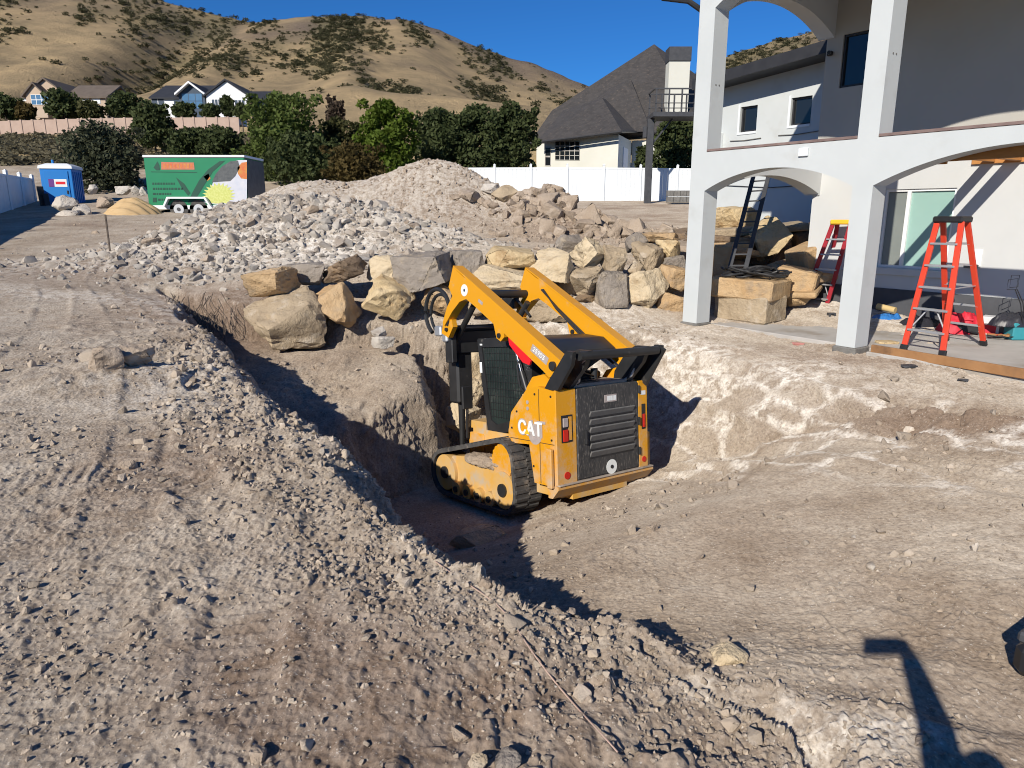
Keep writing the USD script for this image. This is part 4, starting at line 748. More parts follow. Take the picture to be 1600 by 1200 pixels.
tree('dark_tree', 'thin dark tree with pale blossoms at the cream house corner', 'tree', 1004, 228, 268, 12, 43, 'dark', 14, 500)
tree('garden_shrub', 'dark round shrub at the left edge below the beige house', 'shrub', 12, 150, 186, 20, 100, 'dark', 15, 900)
tree('garden_shrub', 'dark reddish shrub between the left edge and the beige house', 'shrub', 41, 163, 186, 14, 99, 'rust', 16, 700)
tree('garden_tree', 'bushy green tree in front of the beige gabled house', 'tree', 100, 145, 186, 26, 101, 'dark', 17, 1300)
tree('garden_shrub', 'low green shrubs under the beige house right wing', 'shrub', 140, 162, 186, 22, 101, 'olive', 18, 900)
tree('garden_tree', 'green tree standing between the two hillside houses', 'tree', 196, 148, 186, 26, 104, 'dark', 19, 1300)
tree('garden_shrub', 'dark shrub in front of the blue-windowed gable', 'shrub', 288, 162, 184, 16, 106, 'dark', 20, 700)
tree('garden_shrub', 'dark shrub left of the white gable windows', 'shrub', 330, 164, 184, 13, 106, 'dark', 21, 600)
tree('garden_tree', 'small pointed conifer in front of the white gable', 'tree', 356, 150, 184, 9, 107, 'dark', 22, 600)
tree('garden_shrub', 'dark shrub under the right end of the white gable', 'shrub', 378, 164, 184, 12, 107, 'dark', 23, 600)
for k, (px, tp, lab) in enumerate([(519, 150, 'tall bare slender poplar, left one of the pair on the slope'), (531, 156, 'shorter bare slender poplar with brownish crown, right one of the pair')]):
    tree('bare_poplar', lab, 'tree', px, tp, 215, 9, 62, 'brown', 30 + k, 260, bark=m_barkgray)

# ------------------------------------------------------------------ far houses and the block wall
m_block = M('pinkish_block', (.37, .27, .215), (.45, .34, .275), scale=1.2, rough=.9, bump=.3, bscale=10)
m_beige = M('beige_stucco', (.42, .32, .235), (.47, .37, .28), scale=.5, rough=.9); m_whiteboard = M('white_boarding', (.72, .73, .73), (.76, .77, .77), scale=.5, rough=.8)
m_bluegray = M('slate_siding', (.035, .055, .085), (.05, .075, .11), scale=1, rough=.7); m_roofnavy = M('charcoal_shingle', (.016, .019, .026), (.034, .037, .046), scale=1.5, rough=.85, bump=.4, bscale=5); m_roofbrown = M('brown_shingle', (.095, .075, .06), (.15, .12, .095), scale=1.2, rough=.9, bump=.4, bscale=5)
m_skyglass = M('sky_blue_glass', (.06, .14, .24), (.10, .19, .30), scale=.6, rough=.12, spec=.8)
bw = thing('block_wall', 'long pinkish block retaining wall on the slope below the two houses', 'wall', (0, 0, 0))
px_list = list(np.arange(-40, 392, 18.0))
for a, b in zip(px_list[:-1], px_list[1:]):
    ta, tb = [np.interp(q, [-40, 0, 100, 200, 392], [193, 189, 186, 184, 183]) for q in (a, b)]
    p, q = at_y(a, ta, 97), at_y(b, tb, 97); base = 11.6
    put('wall_panel', bx(p[0] + .12, q[0] - .12, 97, 97.18, base, (p[2] + q[2]) / 2), m_block, bw)
    put('pilaster', bx(p[0] - .118, p[0] + .118, 96.92, 97.22, base, p[2] + .08), m_block, bw)
def gable_roof(x0, x1, y0, y1, ze, zr_, ov=.4, th=.25, axis='y'):
    """two slopes over the rectangle; ridge along axis"""
    if axis == 'y':
        c = (x0 + x1) / 2; s = (zr_ - ze) / (c - x0); P = [(x0 - ov, ze - ov * s), (c, zr_), (x1 + ov, ze - ov * s), (x1 + ov, ze - ov * s + th), (c, zr_ + th), (x0 - ov, ze - ov * s + th)]
        return extr(P, y0 - ov, y1 + ov)
    c = (y0 + y1) / 2; s = (zr_ - ze) / (c - y0); P = [(y0 - ov, ze - ov * s), (c, zr_), (y1 + ov, ze - ov * s), (y1 + ov, ze - ov * s + th), (c, zr_ + th), (y0 - ov, ze - ov * s + th)]
    return extr(P, x0 - ov, x1 + ov, 'yz')
def gable_wall(x0, x1, y, ze, zr_, zb, th=.25): return extr([(x0, zb), (x1, zb), (x1, ze), ((x0 + x1) / 2, zr_), (x0, ze)], y, y + th)
def fpx(px, Yd): return at_y(px, 150, Yd)[0]
def fpz(py, Yd): return at_y(200, py, Yd)[2]
def far_win(parent, px0, px1, py0, py1, Yd, y, glass=m_glassdark, nx=2, ny=1, frame=m_whiteboard):
    x0, x1, z1, z0 = fpx(px0, Yd), fpx(px1, Yd), fpz(py0, Yd), fpz(py1, Yd); w = put('window', bx(x0, x1, y - .06, y - .002, z0, z1), frame, parent); t = .1
    for i in range(nx):
        for j in range(ny):
            a, b = x0 + (x1 - x0) * i / nx, x0 + (x1 - x0) * (i + 1) / nx; c, d = z0 + (z1 - z0) * j / ny, z0 + (z1 - z0) * (j + 1) / ny
            put('pane', bx(a + t / 2, b - t / 2, y - .075, y - .061, c + t / 2, d - t / 2), glass, w)
YA = 115.0
ha = thing('beige_house', 'beige gabled house with brown roof, left of the pair on the hillside', 'house', (0, 0, 0)); X_ = lambda p: fpx(p, YA); Z_ = lambda p: fpz(p, YA)
put('wall', gable_wall(X_(42), X_(104), YA, Z_(147), Z_(124), Z_(186)), m_beige, ha); put('roof', gable_roof(X_(42), X_(104), YA, YA + 12, Z_(147), Z_(124)), m_roofbrown, ha)
put('wall', gable_wall(X_(50), X_(80), YA - 1.5, Z_(150), Z_(134), Z_(186)), m_beige, ha); put('roof', gable_roof(X_(50), X_(80), YA - 1.5, YA - .3, Z_(150), Z_(134)), m_roofbrown, ha)
put('wall', bx(X_(100), X_(158), YA + 1, YA + 9, Z_(186), Z_(148)), m_beige, ha); put('roof', gable_roof(X_(100), X_(160), YA + 1, YA + 9, Z_(150), Z_(127), axis='x'), m_roofbrown, ha)
put('wall', bx(X_(24), X_(42), YA + 2, YA + 8, Z_(186), Z_(148)), m_beige, ha); put('roof', gable_roof(X_(24), X_(44), YA + 2, YA + 8, Z_(149), Z_(140), axis='x'), m_roofbrown, ha)
far_win(ha, 48, 80, 148, 164, YA - 1.5, YA - 1.5, m_skyglass, 4, 2); far_win(ha, 90, 102, 148, 158, YA, YA); far_win(ha, 128, 138, 152, 161, YA + 1, YA + 1, m_whiteboard); far_win(ha, 143, 156, 152, 162, YA + 1, YA + 1, m_whiteboard); far_win(ha, 35, 41, 151, 158, YA + 2, YA + 2, m_whiteboard, 1)
YB = 118.0
hb = thing('white_gable_house', 'white and slate house with charcoal roofs, right of the pair on the hillside', 'house', (0, 0, 0)); X_ = lambda p: fpx(p, YB); Z_ = lambda p: fpz(p, YB)
put('wall', bx(X_(228), X_(340), YB + 2, YB + 12, Z_(184), Z_(149)), m_whiteboard, hb); put('roof', gable_roof(X_(228), X_(340), YB + 2, YB + 14, Z_(150), Z_(122), axis='x'), m_roofnavy, hb)
put('wall', gable_wall(X_(279), X_(320), YB, Z_(147), Z_(131), Z_(184)), m_bluegray, hb); put('roof', gable_roof(X_(279), X_(320), YB, YB + 6, Z_(147), Z_(130)), m_roofnavy, hb)
put('barge_board', gable_roof(X_(279), X_(320), YB - .5, YB - .4, Z_(147.5), Z_(131), ov=.3, th=.3), m_whiteboard, hb)
put('wall', gable_wall(X_(326), X_(391), YB - 1, Z_(151), Z_(129), Z_(184)), m_whiteboard, hb); put('roof', gable_roof(X_(326), X_(391), YB - 1, YB + 8, Z_(151), Z_(128)), m_roofnavy, hb)
put('wall', bx(X_(388), X_(412), YB + 1, YB + 9, Z_(184), Z_(155)), m_bluegray, hb); put('roof', gable_roof(X_(372), X_(413), YB + 1, YB + 10, Z_(156), Z_(136), axis='x'), m_roofnavy, hb)
far_win(hb, 284, 316, 146, 170, YB, YB, m_skyglass, 3, 2, m_bluegray); far_win(hb, 330, 350, 155, 168, YB - 1, YB - 1, m_bluegray, 4, 1); far_win(hb, 366, 382, 156, 167, YB - 1, YB - 1, m_bluegray, 3, 1); far_win(hb, 236, 256, 152, 168, YB + 2, YB + 2, m_bluegray, 2)
put('garage_door', bx(X_(262), X_(277), YB + 1.9, YB + 1.998, Z_(182), Z_(154)), m_bluegray, hb)

# ------------------------------------------------------------------ neighbour's house behind the right fence
nh = thing('cream_house', 'cream house with a huge steep grey-brown hip roof behind the white fence', 'house', (0, 0, 0))
A2 = lambda px, py, Yd: at_y(px, py, Yd)
def prism_wall(pts, z0, z1, th=.25): return trimesh.convex.convex_hull(np.array([(x, y, z) for x, y in pts for z in (z0, z1)]))
ze = A2(965, 210, 49.5)[2]; a, b, c = A2(850, 265, 52)[:2], A2(965, 265, 49.5)[:2], A2(985, 265, 54)[:2]; d = a + (c - b)
put('bay_wall', prism_wall([a, b, c, d], 2.0, ze), m_cream, nh, False)
e0, e1 = A2(986, 265, 54.2)[:2], A2(1100, 265, 52.4)[:2]; put('wall', prism_wall([e0, e1, e1 + [1.5, 6], e0 + [1.5, 6]], 2.0, ze + .05), m_cream, nh, False)
g0, g1 = A2(838, 265, 55)[:2], A2(862, 265, 54.4)[:2]; put('wall', prism_wall([g0, g1, g1 + [1, 5], g0 + [1, 5]], 2.0, ze - .1), m_cream, nh, False)
put('main_roof', trimesh.convex.convex_hull(np.array([A2(822, 231, 57), A2(862, 173, 60), A2(1022, 69, 64), A2(1090, 118, 63), A2(1100, 206, 53), A2(985, 207, 53.6), A2(840, 231, 76), A2(1130, 206, 80)])), m_shingle, nh, False)
put('bay_roof', trimesh.convex.convex_hull(np.array([A2(838, 222, 51.3), A2(971, 204, 48.6), A2(995, 204, 53.8), A2(941, 153, 55.5), A2(880, 172, 58.5), A2(960, 160, 60)])), m_shingle, nh, False)
put('hip_roof', trimesh.convex.convex_hull(np.array([A2(985, 123, 58.5), A2(1018, 205, 53.0), A2(975, 207, 53.0), A2(930, 170, 56), A2(925, 150, 61), A2(1000, 150, 62)])), m_shingle, nh, False)
for p_, q_ in ((A2(836, 223, 51.2), A2(971, 206, 48.5)), (A2(971.5, 206, 48.5), A2(996, 206, 53.7)), (A2(996.5, 207, 53.6), A2(1100, 207, 52.0)), (A2(818, 232, 56.5), A2(850, 226, 55))): put('gutter', tube([p_, q_], .09, 6), m_dark, nh)
def nwin(p0, p1, y0, y1, nx, ny, off=.06):
    """window set in the bay's front wall, between columns px p0..p1"""
    f = lambda px, py: (lambda t: np.array([*(a + (b - a) * t), at_y(px, py, 52 - 2.5 * t)[2]]))((px - 850) / 115.0)
    n = np.array([-(b - a)[1], (b - a)[0]]); n = n / np.linalg.norm(n); n = n if n[1] < 0 else -n; n3 = np.array([*n, 0])
    TL, TR, BL = f(p0, y0), f(p1, y0), f(p0, y1); U_, D_ = TR - TL, np.array([0, 0, BL[2] - TL[2]])
    def quad(u0, u1, v0, v1, o0, o1): return trimesh.convex.convex_hull(np.array([TL + U_ * u + D_ * v_ + n3 * o for u in (u0, u1) for v_ in (v0, v1) for o in (o0, o1)]))
    w = put('window', quad(0, 1, 0, 1, .005, .05), m_conc, nh, False)
    for i in range(nx):
        for j in range(ny): put('pane', quad((i + .08) / nx, (i + .92) / nx, (j + .08) / ny, (j + .92) / ny, .051, .06), m_glassdark, w, False)
nwin(868, 907, 221, 250, 5, 4); nwin(852, 861, 230, 259, 1, 2)
q0 = b + (c - b) * .35; q1 = b + (c - b) * .7; put('side_window', trimesh.convex.convex_hull(np.array([(x + o, y - o * .3, z) for x, y in (q0, q1) for z in (5.0, 6.3) for o in (.01, .05)])), m_whiteboard, nh, False)
ch0, ch1 = A2(1041, 200, 55), A2(1073, 200, 55); zc0, zc1, zc2 = 6.0, A2(1055, 95, 55)[2], A2(1055, 73, 55)[2]
put('chimney', bx(ch0[0], ch1[0], 55, 56.2, zc0, zc1), m_cream, nh); put('chimney_cap', slab4([(ch0[0] - .05, 54.9, zc2), (ch1[0] + .05, 54.9, zc2), (ch1[0] + .05, 56.3, zc2), (ch0[0] - .05, 56.3, zc2)], zc2 - zc1 - .003), m_steel, nh, False)

# ------------------------------------------------------------------ fences
def fence(name, label, p0, p1, npan, h, mat=m_white, zfun=None):
    o = thing(name, label, 'fence', (0, 0, 0)); p0, p1 = np.array(p0, float), np.array(p1, float)
    for k in range(npan + 1):
        q = p0 + (p1 - p0) * k / npan; z = zfun(*q) - .15
        put('post', bx(q[0] - .065, q[0] + .065, q[1] - .065, q[1] + .065, z, z + h + .23, .008), mat, o); put('post_cap', trimesh.convex.convex_hull(np.array([(q[0] + i * .08, q[1] + j * .08, z + h + .232) for i in (-1, 1) for j in (-1, 1)] + [(q[0], q[1], z + h + .31)])), mat, o, False)
        if k == npan: continue
        r2 = p0 + (p1 - p0) * (k + 1) / npan; z2 = zfun(*r2) - .15; d = (r2 - q) / np.linalg.norm(r2 - q); s0, s1 = q + d * .066, r2 - d * .066
        nb = 8
        for b_ in range(nb):
            t0, t1 = b_ / nb, (b_ + 1) / nb - .004; u0, u1 = s0 + (s1 - s0) * t0, s0 + (s1 - s0) * t1; m0, m1 = z + (z2 - z) * t0, z + (z2 - z) * t1; nn = np.array([-d[1], d[0]]) * .011
            put('board', trimesh.convex.convex_hull(np.array([(*(u + s * nn), m + hh) for u, m in ((u0, m0), (u1, m1)) for s in (-1, 1) for hh in (.12, h + .05)])), mat, o, False)
        for hh in (.10, h + .06): put('rail', bar((*s0, z + hh), (*s1, z2 + hh), .05, .09), mat, o)
zf_r = lambda x, y: float(np.interp(x, [-4, 2, 10, 20], [2.58, 2.60, 2.52, 2.4]))
fence('white_fence', 'bright white vinyl privacy fence in front of the cream house', (-2.9, 40.2), (14.7, 39.4), 9, 1.75, zfun=zf_r)
fence('white_fence', 'shaded white vinyl privacy fence along the left edge', (-13.0, 12.2), (-21.9, 33.8), 10, 1.78, zfun=lambda x, y: float(np.interp(y, [12, 26, 34], [1.02, 1.62, 1.70])))

# ------------------------------------------------------------------ steel platform on a post
pf = thing('steel_platform', 'dark steel platform with railing on a tall post behind the porch', 'platform', (0, 0, 0)); pb = at_y(1011.5, 312, 37.5); Yp = 37.5
zt = at_y(1012, 186, Yp)[2]; x0, x1 = at_y(1012, 186, Yp)[0], at_y(1080, 186, Yp)[0]
put('post', [bx(pb[0] - .16, pb[0] + .16, Yp - .16, Yp + .16, pb[2] - .6, zt, .02)], m_steel, pf); put('deck', bx(x0 + .1, x1 + .6, Yp - .9, Yp + .9, zt + .01, zt + .22, .01), m_steel, pf)
zr2 = at_y(1015, 144, Yp)[2]
for k in range(5):
    for yy_ in (-.85, .85): put('railing_post', bx(x0 + .22 + k * .62 - .035, x0 + .22 + k * .62 + .035, Yp + yy_ - .035, Yp + yy_ + .035, zt + .222, zr2), m_steel, pf)
for yy_ in (-.85, .85):
    put('handrail', bar((x0 + .15, Yp + yy_, zr2 + .03), (x1 + .6, Yp + yy_, zr2 + .03), .08, .06), m_steel, pf); put('rail', bar((x0 + .15, Yp + yy_ - .04, (zt + zr2) / 2), (x1 + .6, Yp + yy_ - .04, (zt + zr2) / 2), .04, .04), m_steel, pf)
put('handrail', bar((x0 + .15, Yp - .8, zr2 + .03), (x0 + .15, Yp + .8, zr2 + .03), .06, .06), m_steel, pf)
put('lamp_box', bx(pb[0] - .36, pb[0] - .17, Yp - .1, Yp + .1, zt - .9, zt - .35, .03), m_steel, pf); put('brace', bar((pb[0] + .1, Yp, zt - 1.2), (pb[0] + 1.1, Yp, zt + .05), .08, .08), m_steel, pf)
cb_ = thing('block_stack', 'low stack of grey concrete blocks at the foot of the white fence', 'blocks', (0, 0, 0)); c0 = at_y(1042, 313, 36.5); c1 = at_y(1082, 313, 36.5)
for k in range(4):
    for j in range(2):
        w = (c1[0] - c0[0]) / 4; xa = c0[0] + k * w
        put('block', [bx(xa + .01, xa + w - .01, 36.4, 36.8, c0[2] - .1 + j * .3, c0[2] + .17 + j * .3, .01), bx(xa + w * .3, xa + w * .45, 36.385, 36.399, c0[2] - .02 + j * .3, c0[2] + .12 + j * .3)], m_concgray, cb_)

# ------------------------------------------------------------------ green cargo trailer
m_tgreen = M('green_wrap', (.012, .175, .075), (.018, .205, .09), scale=1, rough=.35); m_tdark = M('dark_green_print', (.01, .06, .035), rough=.4); m_tgray = M('grey_print', (.045, .05, .055), (.12, .125, .12), scale=6, rough=.4)
m_tlight = M('pale_print', (.42, .46, .55), (.62, .60, .60), scale=3, rough=.4); m_torange = M('orange_print', (.42, .10, .05), (.50, .20, .12), scale=6, rough=.4); m_tyel = M('grass_print', (.42, .46, .08), (.62, .64, .25), scale=14, rough=.4); m_tred = M('flower_print', (.55, .05, .03), (.50, .30, .05), scale=5, rough=.4)
TY = 29.0; tx0, tx1 = at_y(230, 300, TY)[0], at_y(386, 300, TY)[0]; tzb, tzt = at_y(300, 326, TY)[2], at_y(300, 246, TY)[2]
tl = thing('cargo_trailer', 'green enclosed cargo trailer with a planting picture on its side', 'trailer', (0, 0, 0)); Lx = tx1 - tx0
put('body', bx(tx0, tx1, TY, TY + 2.15, tzb, tzt, .03), m_tgreen, tl); put('front_end', bx(tx1 + .002, tx1 + .02, TY + .03, TY + 2.12, tzb + .02, tzt - .05), m_tgray, tl)  # dark grey end sheet: shade on the trailer nose put into colour
put('top_trim', bx(tx0 - .02, tx1 + .02, TY - .03, TY + 2.18, tzt + .002, tzt + .09, .01), m_white, tl); put('bottom_trim', bx(tx0 - .01, tx1 + .01, TY - .02, TY - .002, tzb - .02, tzb + .13), m_white, tl)
def px2(px, py): p = at_y(px, py, TY); return (p[0], p[2])
def decal(name, pts, m, o): return put(name, extr([px2(*q) for q in pts], TY - .004 - o * .003, TY - .0015 - o * .003), m, tl, False)
decal('print_panel', [(318, 316), (325, 305), (333, 285), (345, 268), (360, 255), (372, 250), (386, 250), (386, 318), (350, 322)], m_tlight, 0)
decal('print_dark_leaves', [(331, 285), (337, 272), (347, 260), (360, 252), (372, 251), (375, 262), (368, 275), (360, 283), (345, 284)], m_tgray, 1)
decal('print_flowers', [(371, 262), (378, 254), (386, 253), (386, 280), (377, 279), (372, 272)], m_tred, 1); decal('print_flowers', [(318, 276), (326, 271), (329, 279), (324, 283)], m_tred, 1)
star = [(342 + (26 if i % 2 else 19) * math.cos(a) * (1.0), 305 + (20 if i % 2 else 15) * math.sin(a) * (.9 if math.sin(a) > 0 else 1)) for i, a in enumerate(np.linspace(0, 2 * np.pi, 44, endpoint=False))]
decal('print_grass_tuft', [(x, min(y, 318)) for x, y in star], m_tyel, 2)
decal('print_swoosh', [(293, 318), (300, 302), (311, 282), (325, 265), (343, 252), (352, 251), (333, 268), (320, 288), (308, 308), (304, 318)], m_tdark, 1); decal('print_swoosh', [(275, 277), (288, 287), (298, 302), (294, 306), (283, 292)], m_tdark, 1)
decal('company_name', [(252, 253), (303, 254), (304, 265), (252, 265)], m_torange, 1)
for k in range(9): decal('name_letter', [(255 + k * 5.3, 255.5), (258.6 + k * 5.3, 255.5), (258.6 + k * 5.3, 263), (255 + k * 5.3, 263)], m_tred, 2)
for (yy_, xa, xb) in ((287, 238, 272), (295, 239, 285), (303, 239, 268), (312, 247, 272)):
    x = xa
    while x < xb: w = random.uniform(2, 4.5); decal('print_letter', [(x, yy_ - 1.6), (x + w, yy_ - 1.6), (x + w, yy_ + 1.6), (x, yy_ + 1.6)], m_tdark, 1); x += w + 1.3
decal('print_spot', [(239, 309), (245, 309), (245, 316), (239, 316)], m_tdark, 1); decal('print_line', [(236, 268), (308, 269), (308, 270), (236, 269)], m_tdark, 1); decal('print_swash', [(240, 262), (246, 252), (249, 258), (250, 266), (244, 266)], m_tdark, 1)
for px in (280, 311):
    c = px2(px, 327); w = put('wheel', [tube([(c[0], TY - .02, c[1]), (c[0], TY + .2, c[1])], .36, 28)], m_rubber, tl); put('rim', [tube([(c[0], TY - .04, c[1]), (c[0], TY - .0202, c[1])], .20, 20)], m_alum, w); put('hub', [tube([(c[0], TY - .06, c[1]), (c[0], TY - .0402, c[1])], .07, 14)], m_steel, w)
cx = (px2(280, 327)[0] + px2(311, 327)[0]) / 2; cz = px2(280, 327)[1]
put('fender', extr(Polygon([(cx - .95, cz + .1), (cx - .75, cz + .47), (cx + .75, cz + .47), (cx + .95, cz + .1), (cx + .88, cz + .1), (cx + .70, cz + .40), (cx - .70, cz + .40), (cx - .88, cz + .1)]), TY - .2, TY - .022), m_white, tl)
put('hitch', bar((tx1, TY + 1.07, tzb), (tx1 + 1.3, TY + 1.07, tzb - .1), .1, .1), m_steel, tl)

# ------------------------------------------------------------------ portable toilet
m_tblue = M('blue_plastic', (.012, .16, .46), (.018, .19, .52), scale=1.5, rough=.4); m_purple = M('purple_print', (.12, .03, .2), rough=.5)
tp = at_y(105, 336, 33); to = thing('portable_toilet', 'blue portable toilet with white roof beside the left fence', 'portable toilet', (tp[0], 33, tp[2] - .05), 12)
put('body', extr(Polygon([(-.6, -.6), (.6, -.6), (.6, .6), (-.6, .6)]).buffer(.03), .08, 2.02, 'xy'), m_tblue, to); put('skid', bx(-.62, .62, -.62, .62, 0, .078), m_blackplastic, to)
put('door', bx(-.48, .48, -.665, -.632, .14, 1.92, .012), m_tblue, to)
for k in range(5): put('rib', bx(.634, .66, -.5 + k * .22, -.42 + k * .22, .14, 1.9, .008), m_tblue, to)
put('roof', trimesh.convex.convex_hull(np.array([(i * .68, j * .68, 2.022) for i in (-1, 1) for j in (-1, 1)] + [(i * .66, j * .66, 2.14) for i in (-1, 1) for j in (-1, 1)] + [(i * .42, j * .42, 2.25) for i in (-1, 1) for j in (-1, 1)])), m_white, to, False)
put('sign', bx(-.32, .40, -.672, -.666, 1.25, 1.58), m_decalw, to); put('sign_mark', bx(-.32, -.10, -.6745, -.6722, 1.25, 1.58), m_purple, to); put('sign_lettering', bx(-.04, .34, -.6745, -.6722, 1.36, 1.47), m_red, to); put('door_handle', bx(.36, .42, -.69, -.666, .95, 1.1, .01), m_blackplastic, to); put('vent_pipe', tube([(-.45, .45, 2.1), (-.45, .45, 2.45)], .05, 10), m_tblue, to)
bp = at_y(70, 325, 31.5); fe = thing('fence_post_bundle', 'dark leaning boards propped at the end of the shaded fence', 'boards', (bp[0], 31.5, bp[2] - .4))
put('board', bar((0, 0, -.1), (-.15, .1, 1.3), .25, .05), m_dark, fe); put('board', bar((.25, -.1, -.1), (.05, .1, 1.0), .2, .05), m_dark, fe); put('pale_end', bx(.05, .3, -.25, -.1, .05, .3, .02), m_white, fe)

# ------------------------------------------------------------------ boulders of the landscape wall
WALLB = [  # px, py, w, h, distance, stone, blocky, tilt, label
    (422, 441, 78, 42, 12.05, 'orange', .9, -4, 'flat block with an orange end, capping the largest boulder at the left'),
    (446, 495, 122, 86, 11.75, 'tan', .35, 8, 'largest rounded tan boulder at the left end of the boulder wall'),
    (480, 428, 62, 32, 12.6, 'gray', .9, 0, 'grey flat block behind the orange-ended block'),
    (523, 478, 70, 64, 11.95, 'orange', .55, -6, 'rusty orange boulder right of the largest boulder'),
    (537, 420, 66, 40, 12.5, 'brown', .7, 0, 'brown block with a sunlit orange top, above the rusty orange boulder'),
    (608, 464, 76, 62, 12.1, 'yellow', .4, 0, 'ridged yellow boulder left of the loader hoses'),
    (598, 419, 50, 36, 12.7, 'cream', .8, 0, 'pale cream block above the ridged yellow boulder'),
    (660, 423, 84, 52, 12.45, 'gray', .95, -8, 'big sharp-edged grey block with a shaded front'),
    (690, 468, 58, 48, 12.3, 'orange', .5, 0, 'orange boulder framed by the loader hose loop'),
    (731, 412, 52, 38, 12.9, 'gray', .85, 0, 'grey-brown block left of the yellow top block'),
    (797, 404, 74, 34, 13.1, 'yellow', .8, 0, 'bright yellow block topping the wall behind the lift arms'),
    (792, 434, 112, 34, 12.75, 'cream', .9, 3, 'long flat cream slab under the bright yellow block'),
    (818, 440, 44, 26, 12.9, 'brown', .7, 0, 'dark brown stone wedged at the end of the flat cream slab'),
    (865, 414, 72, 46, 13.0, 'cream', .85, 6, 'large smooth cream slab tilted behind the right lift arm'),
    (917, 396, 58, 48, 13.4, 'cream', .6, -15, 'angular pale yellow boulder standing highest right of the lift arms'),
    (888, 381, 42, 26, 13.8, 'gray', .6, 0, 'grey stone lying behind the angular pale boulder'),
    (905, 440, 78, 42, 13.0, 'tan', .5, -6, 'rounded tan boulder with grey streaks in the middle of the right wall'),
    (958, 409, 46, 44, 13.4, 'tan', .5, 15, 'upright brownish boulder right of the angular pale one'),
    (1012, 401, 46, 46, 13.8, 'tan', .6, -10, 'tan boulder near the porch column, upper row'),
    (992, 379, 34, 24, 14.0, 'gray', .8, -25, 'small tilted grey block at the top near the column'),
    (955, 452, 48, 52, 13.0, 'gray', .9, 0, 'tall grey upright block in the bottom row'),
    (1008, 450, 68, 54, 13.1, 'cream', .4, 0, 'big round pale boulder at the foot of the wall near the column'),
    (917, 464, 38, 24, 12.95, 'brown', .6, 0, 'small brown stone under the rounded tan boulder'),
    (884, 468, 34, 16, 12.8, 'tan', .6, 0, 'flat small stone beside the right lift arm'),
    (830, 478, 98, 44, 12.5, 'tan', .6, 0, 'broad tan boulder behind the right lift arm, bottom row'),
    (990, 421, 26, 26, 13.4, 'tan', .5, 0, 'small filler stone between the tall grey block and the tan boulder'),
    (1046, 394, 40, 34, 14.0, 'yellow', .6, 0, 'yellow boulder half hidden by the porch column'),
    (1050, 412, 40, 24, 13.8, 'gray', .8, 0, 'grey shaded block beside the porch column'),
    (1054, 434, 40, 36, 13.4, 'orange', .8, 0, 'orange block beside the porch column, middle height'),
    (1048, 472, 44, 26, 13.1, 'orange', .8, 10, 'orange slab with a dark gap beneath, at the column foot'),
    (760, 470, 60, 40, 12.45, 'tan', .5, 0, 'tan boulder seen between the two lift arms'),
    (742, 560, 36, 86, 11.4, 'cream', .7, -8, 'tall cream stone slab standing left of the loader cab'),
    (736, 612, 46, 46, 11.15, 'cream', .7, 0, 'cream block below the tall slab left of the cab'),
    (722, 652, 56, 50, 10.7, 'cream', .6, -20, 'cream boulder lying low in front of the loader'),
    (1030, 371, 56, 14, 14.6, 'orange', .95, 0, 'thin orange slab on top of the wall beside the column'),
    (690, 437, 40, 30, 12.8, 'brown', .7, 0, 'brown stone just left of the lift arm elbow')]
for k, (px, py, w, h, Yd, col, bl, tl_, lab) in enumerate(WALLB):
    boulder('boulder', lab, px, py, w, h, Yd, col, 500 + k * 7, bl, turn=(k * 47) % 90 - 45 if bl < .8 else (k * 31) % 40 - 20, tilt=tl_, group=None, detail=4, rough=.07 if bl < .8 else .05)
OTHERB = [(103, 321, 36, 28, 27.5, 'pale', .3, 'pale round boulder on top of the heap before the portable toilet'), (104, 343, 42, 26, 27.2, 'pale', .3, 'largest pale boulder under the heap before the portable toilet'), (131, 334, 30, 26, 27.6, 'pale', .4, 'grey boulder at the toilet right corner'), (136, 349, 26, 18, 27.0, 'gray', .4, 'small grey boulder in front of the toilet heap'),
          (193, 298, 26, 13, 31.5, 'pale', .9, 'pale squared block left of the trailer'), (213, 298, 16, 14, 31.5, 'pale', .3, 'round pale stone between the squared block and the trailer'), (225, 299, 14, 13, 31.3, 'pale', .3, 'round pale stone touching the trailer end'), (145, 296, 14, 14, 32.5, 'pale', .3, 'single pale stone right of the toilet'), (163, 318, 26, 20, 30.5, 'dusty', .5, 'brownish rock between the toilet and the sand mound'),
          (165, 560, 52, 36, 7.6, 'dusty', .2, 'dusty clod-like boulder on the left bank, left of a pair'), (207, 560, 56, 42, 7.5, 'dusty', .2, 'dusty boulder on the left bank, right of a pair'),
          (592, 521, 22, 18, 11.4, 'pale', .6, 'small pale stone on the ledge, upper of two'), (598, 534, 36, 18, 11.2, 'pale', .8, 'white flat stone on the ledge edge'),
          (745, 842, 84, 30, 6.9, 'tan', .85, 'flat tan slab lying in the trench shadow'), (1137, 1024, 52, 30, None, 'cream', .7, 'cream stone beside the trench near the photographer'), (790, 1190, 44, 26, None, 'gray', .5, 'grey stone at the bottom edge of the view'), (748, 1192, 26, 22, None, 'tan', .5, 'small tan stone next to the grey one at the bottom edge')]
for k, (px, py, w, h, Yd, col, bl, lab) in enumerate(OTHERB):
    z = None
    if Yd is None or Yd < 8: # rest it on the sheet: march along the ray
        d = ray(px, py + h * .25); ts = np.linspace(1.2, 30, 6000); P = np.array([0, 0, ZC]) + ts[:, None] * d; hit = np.argmax(P[:, 2] < surf(P[:, 0], P[:, 1])); Yd = P[hit, 1]
    boulder('boulder', lab, px, py, w, h, Yd, col, 900 + k * 5, bl, turn=k * 33 % 90, detail=3.5)

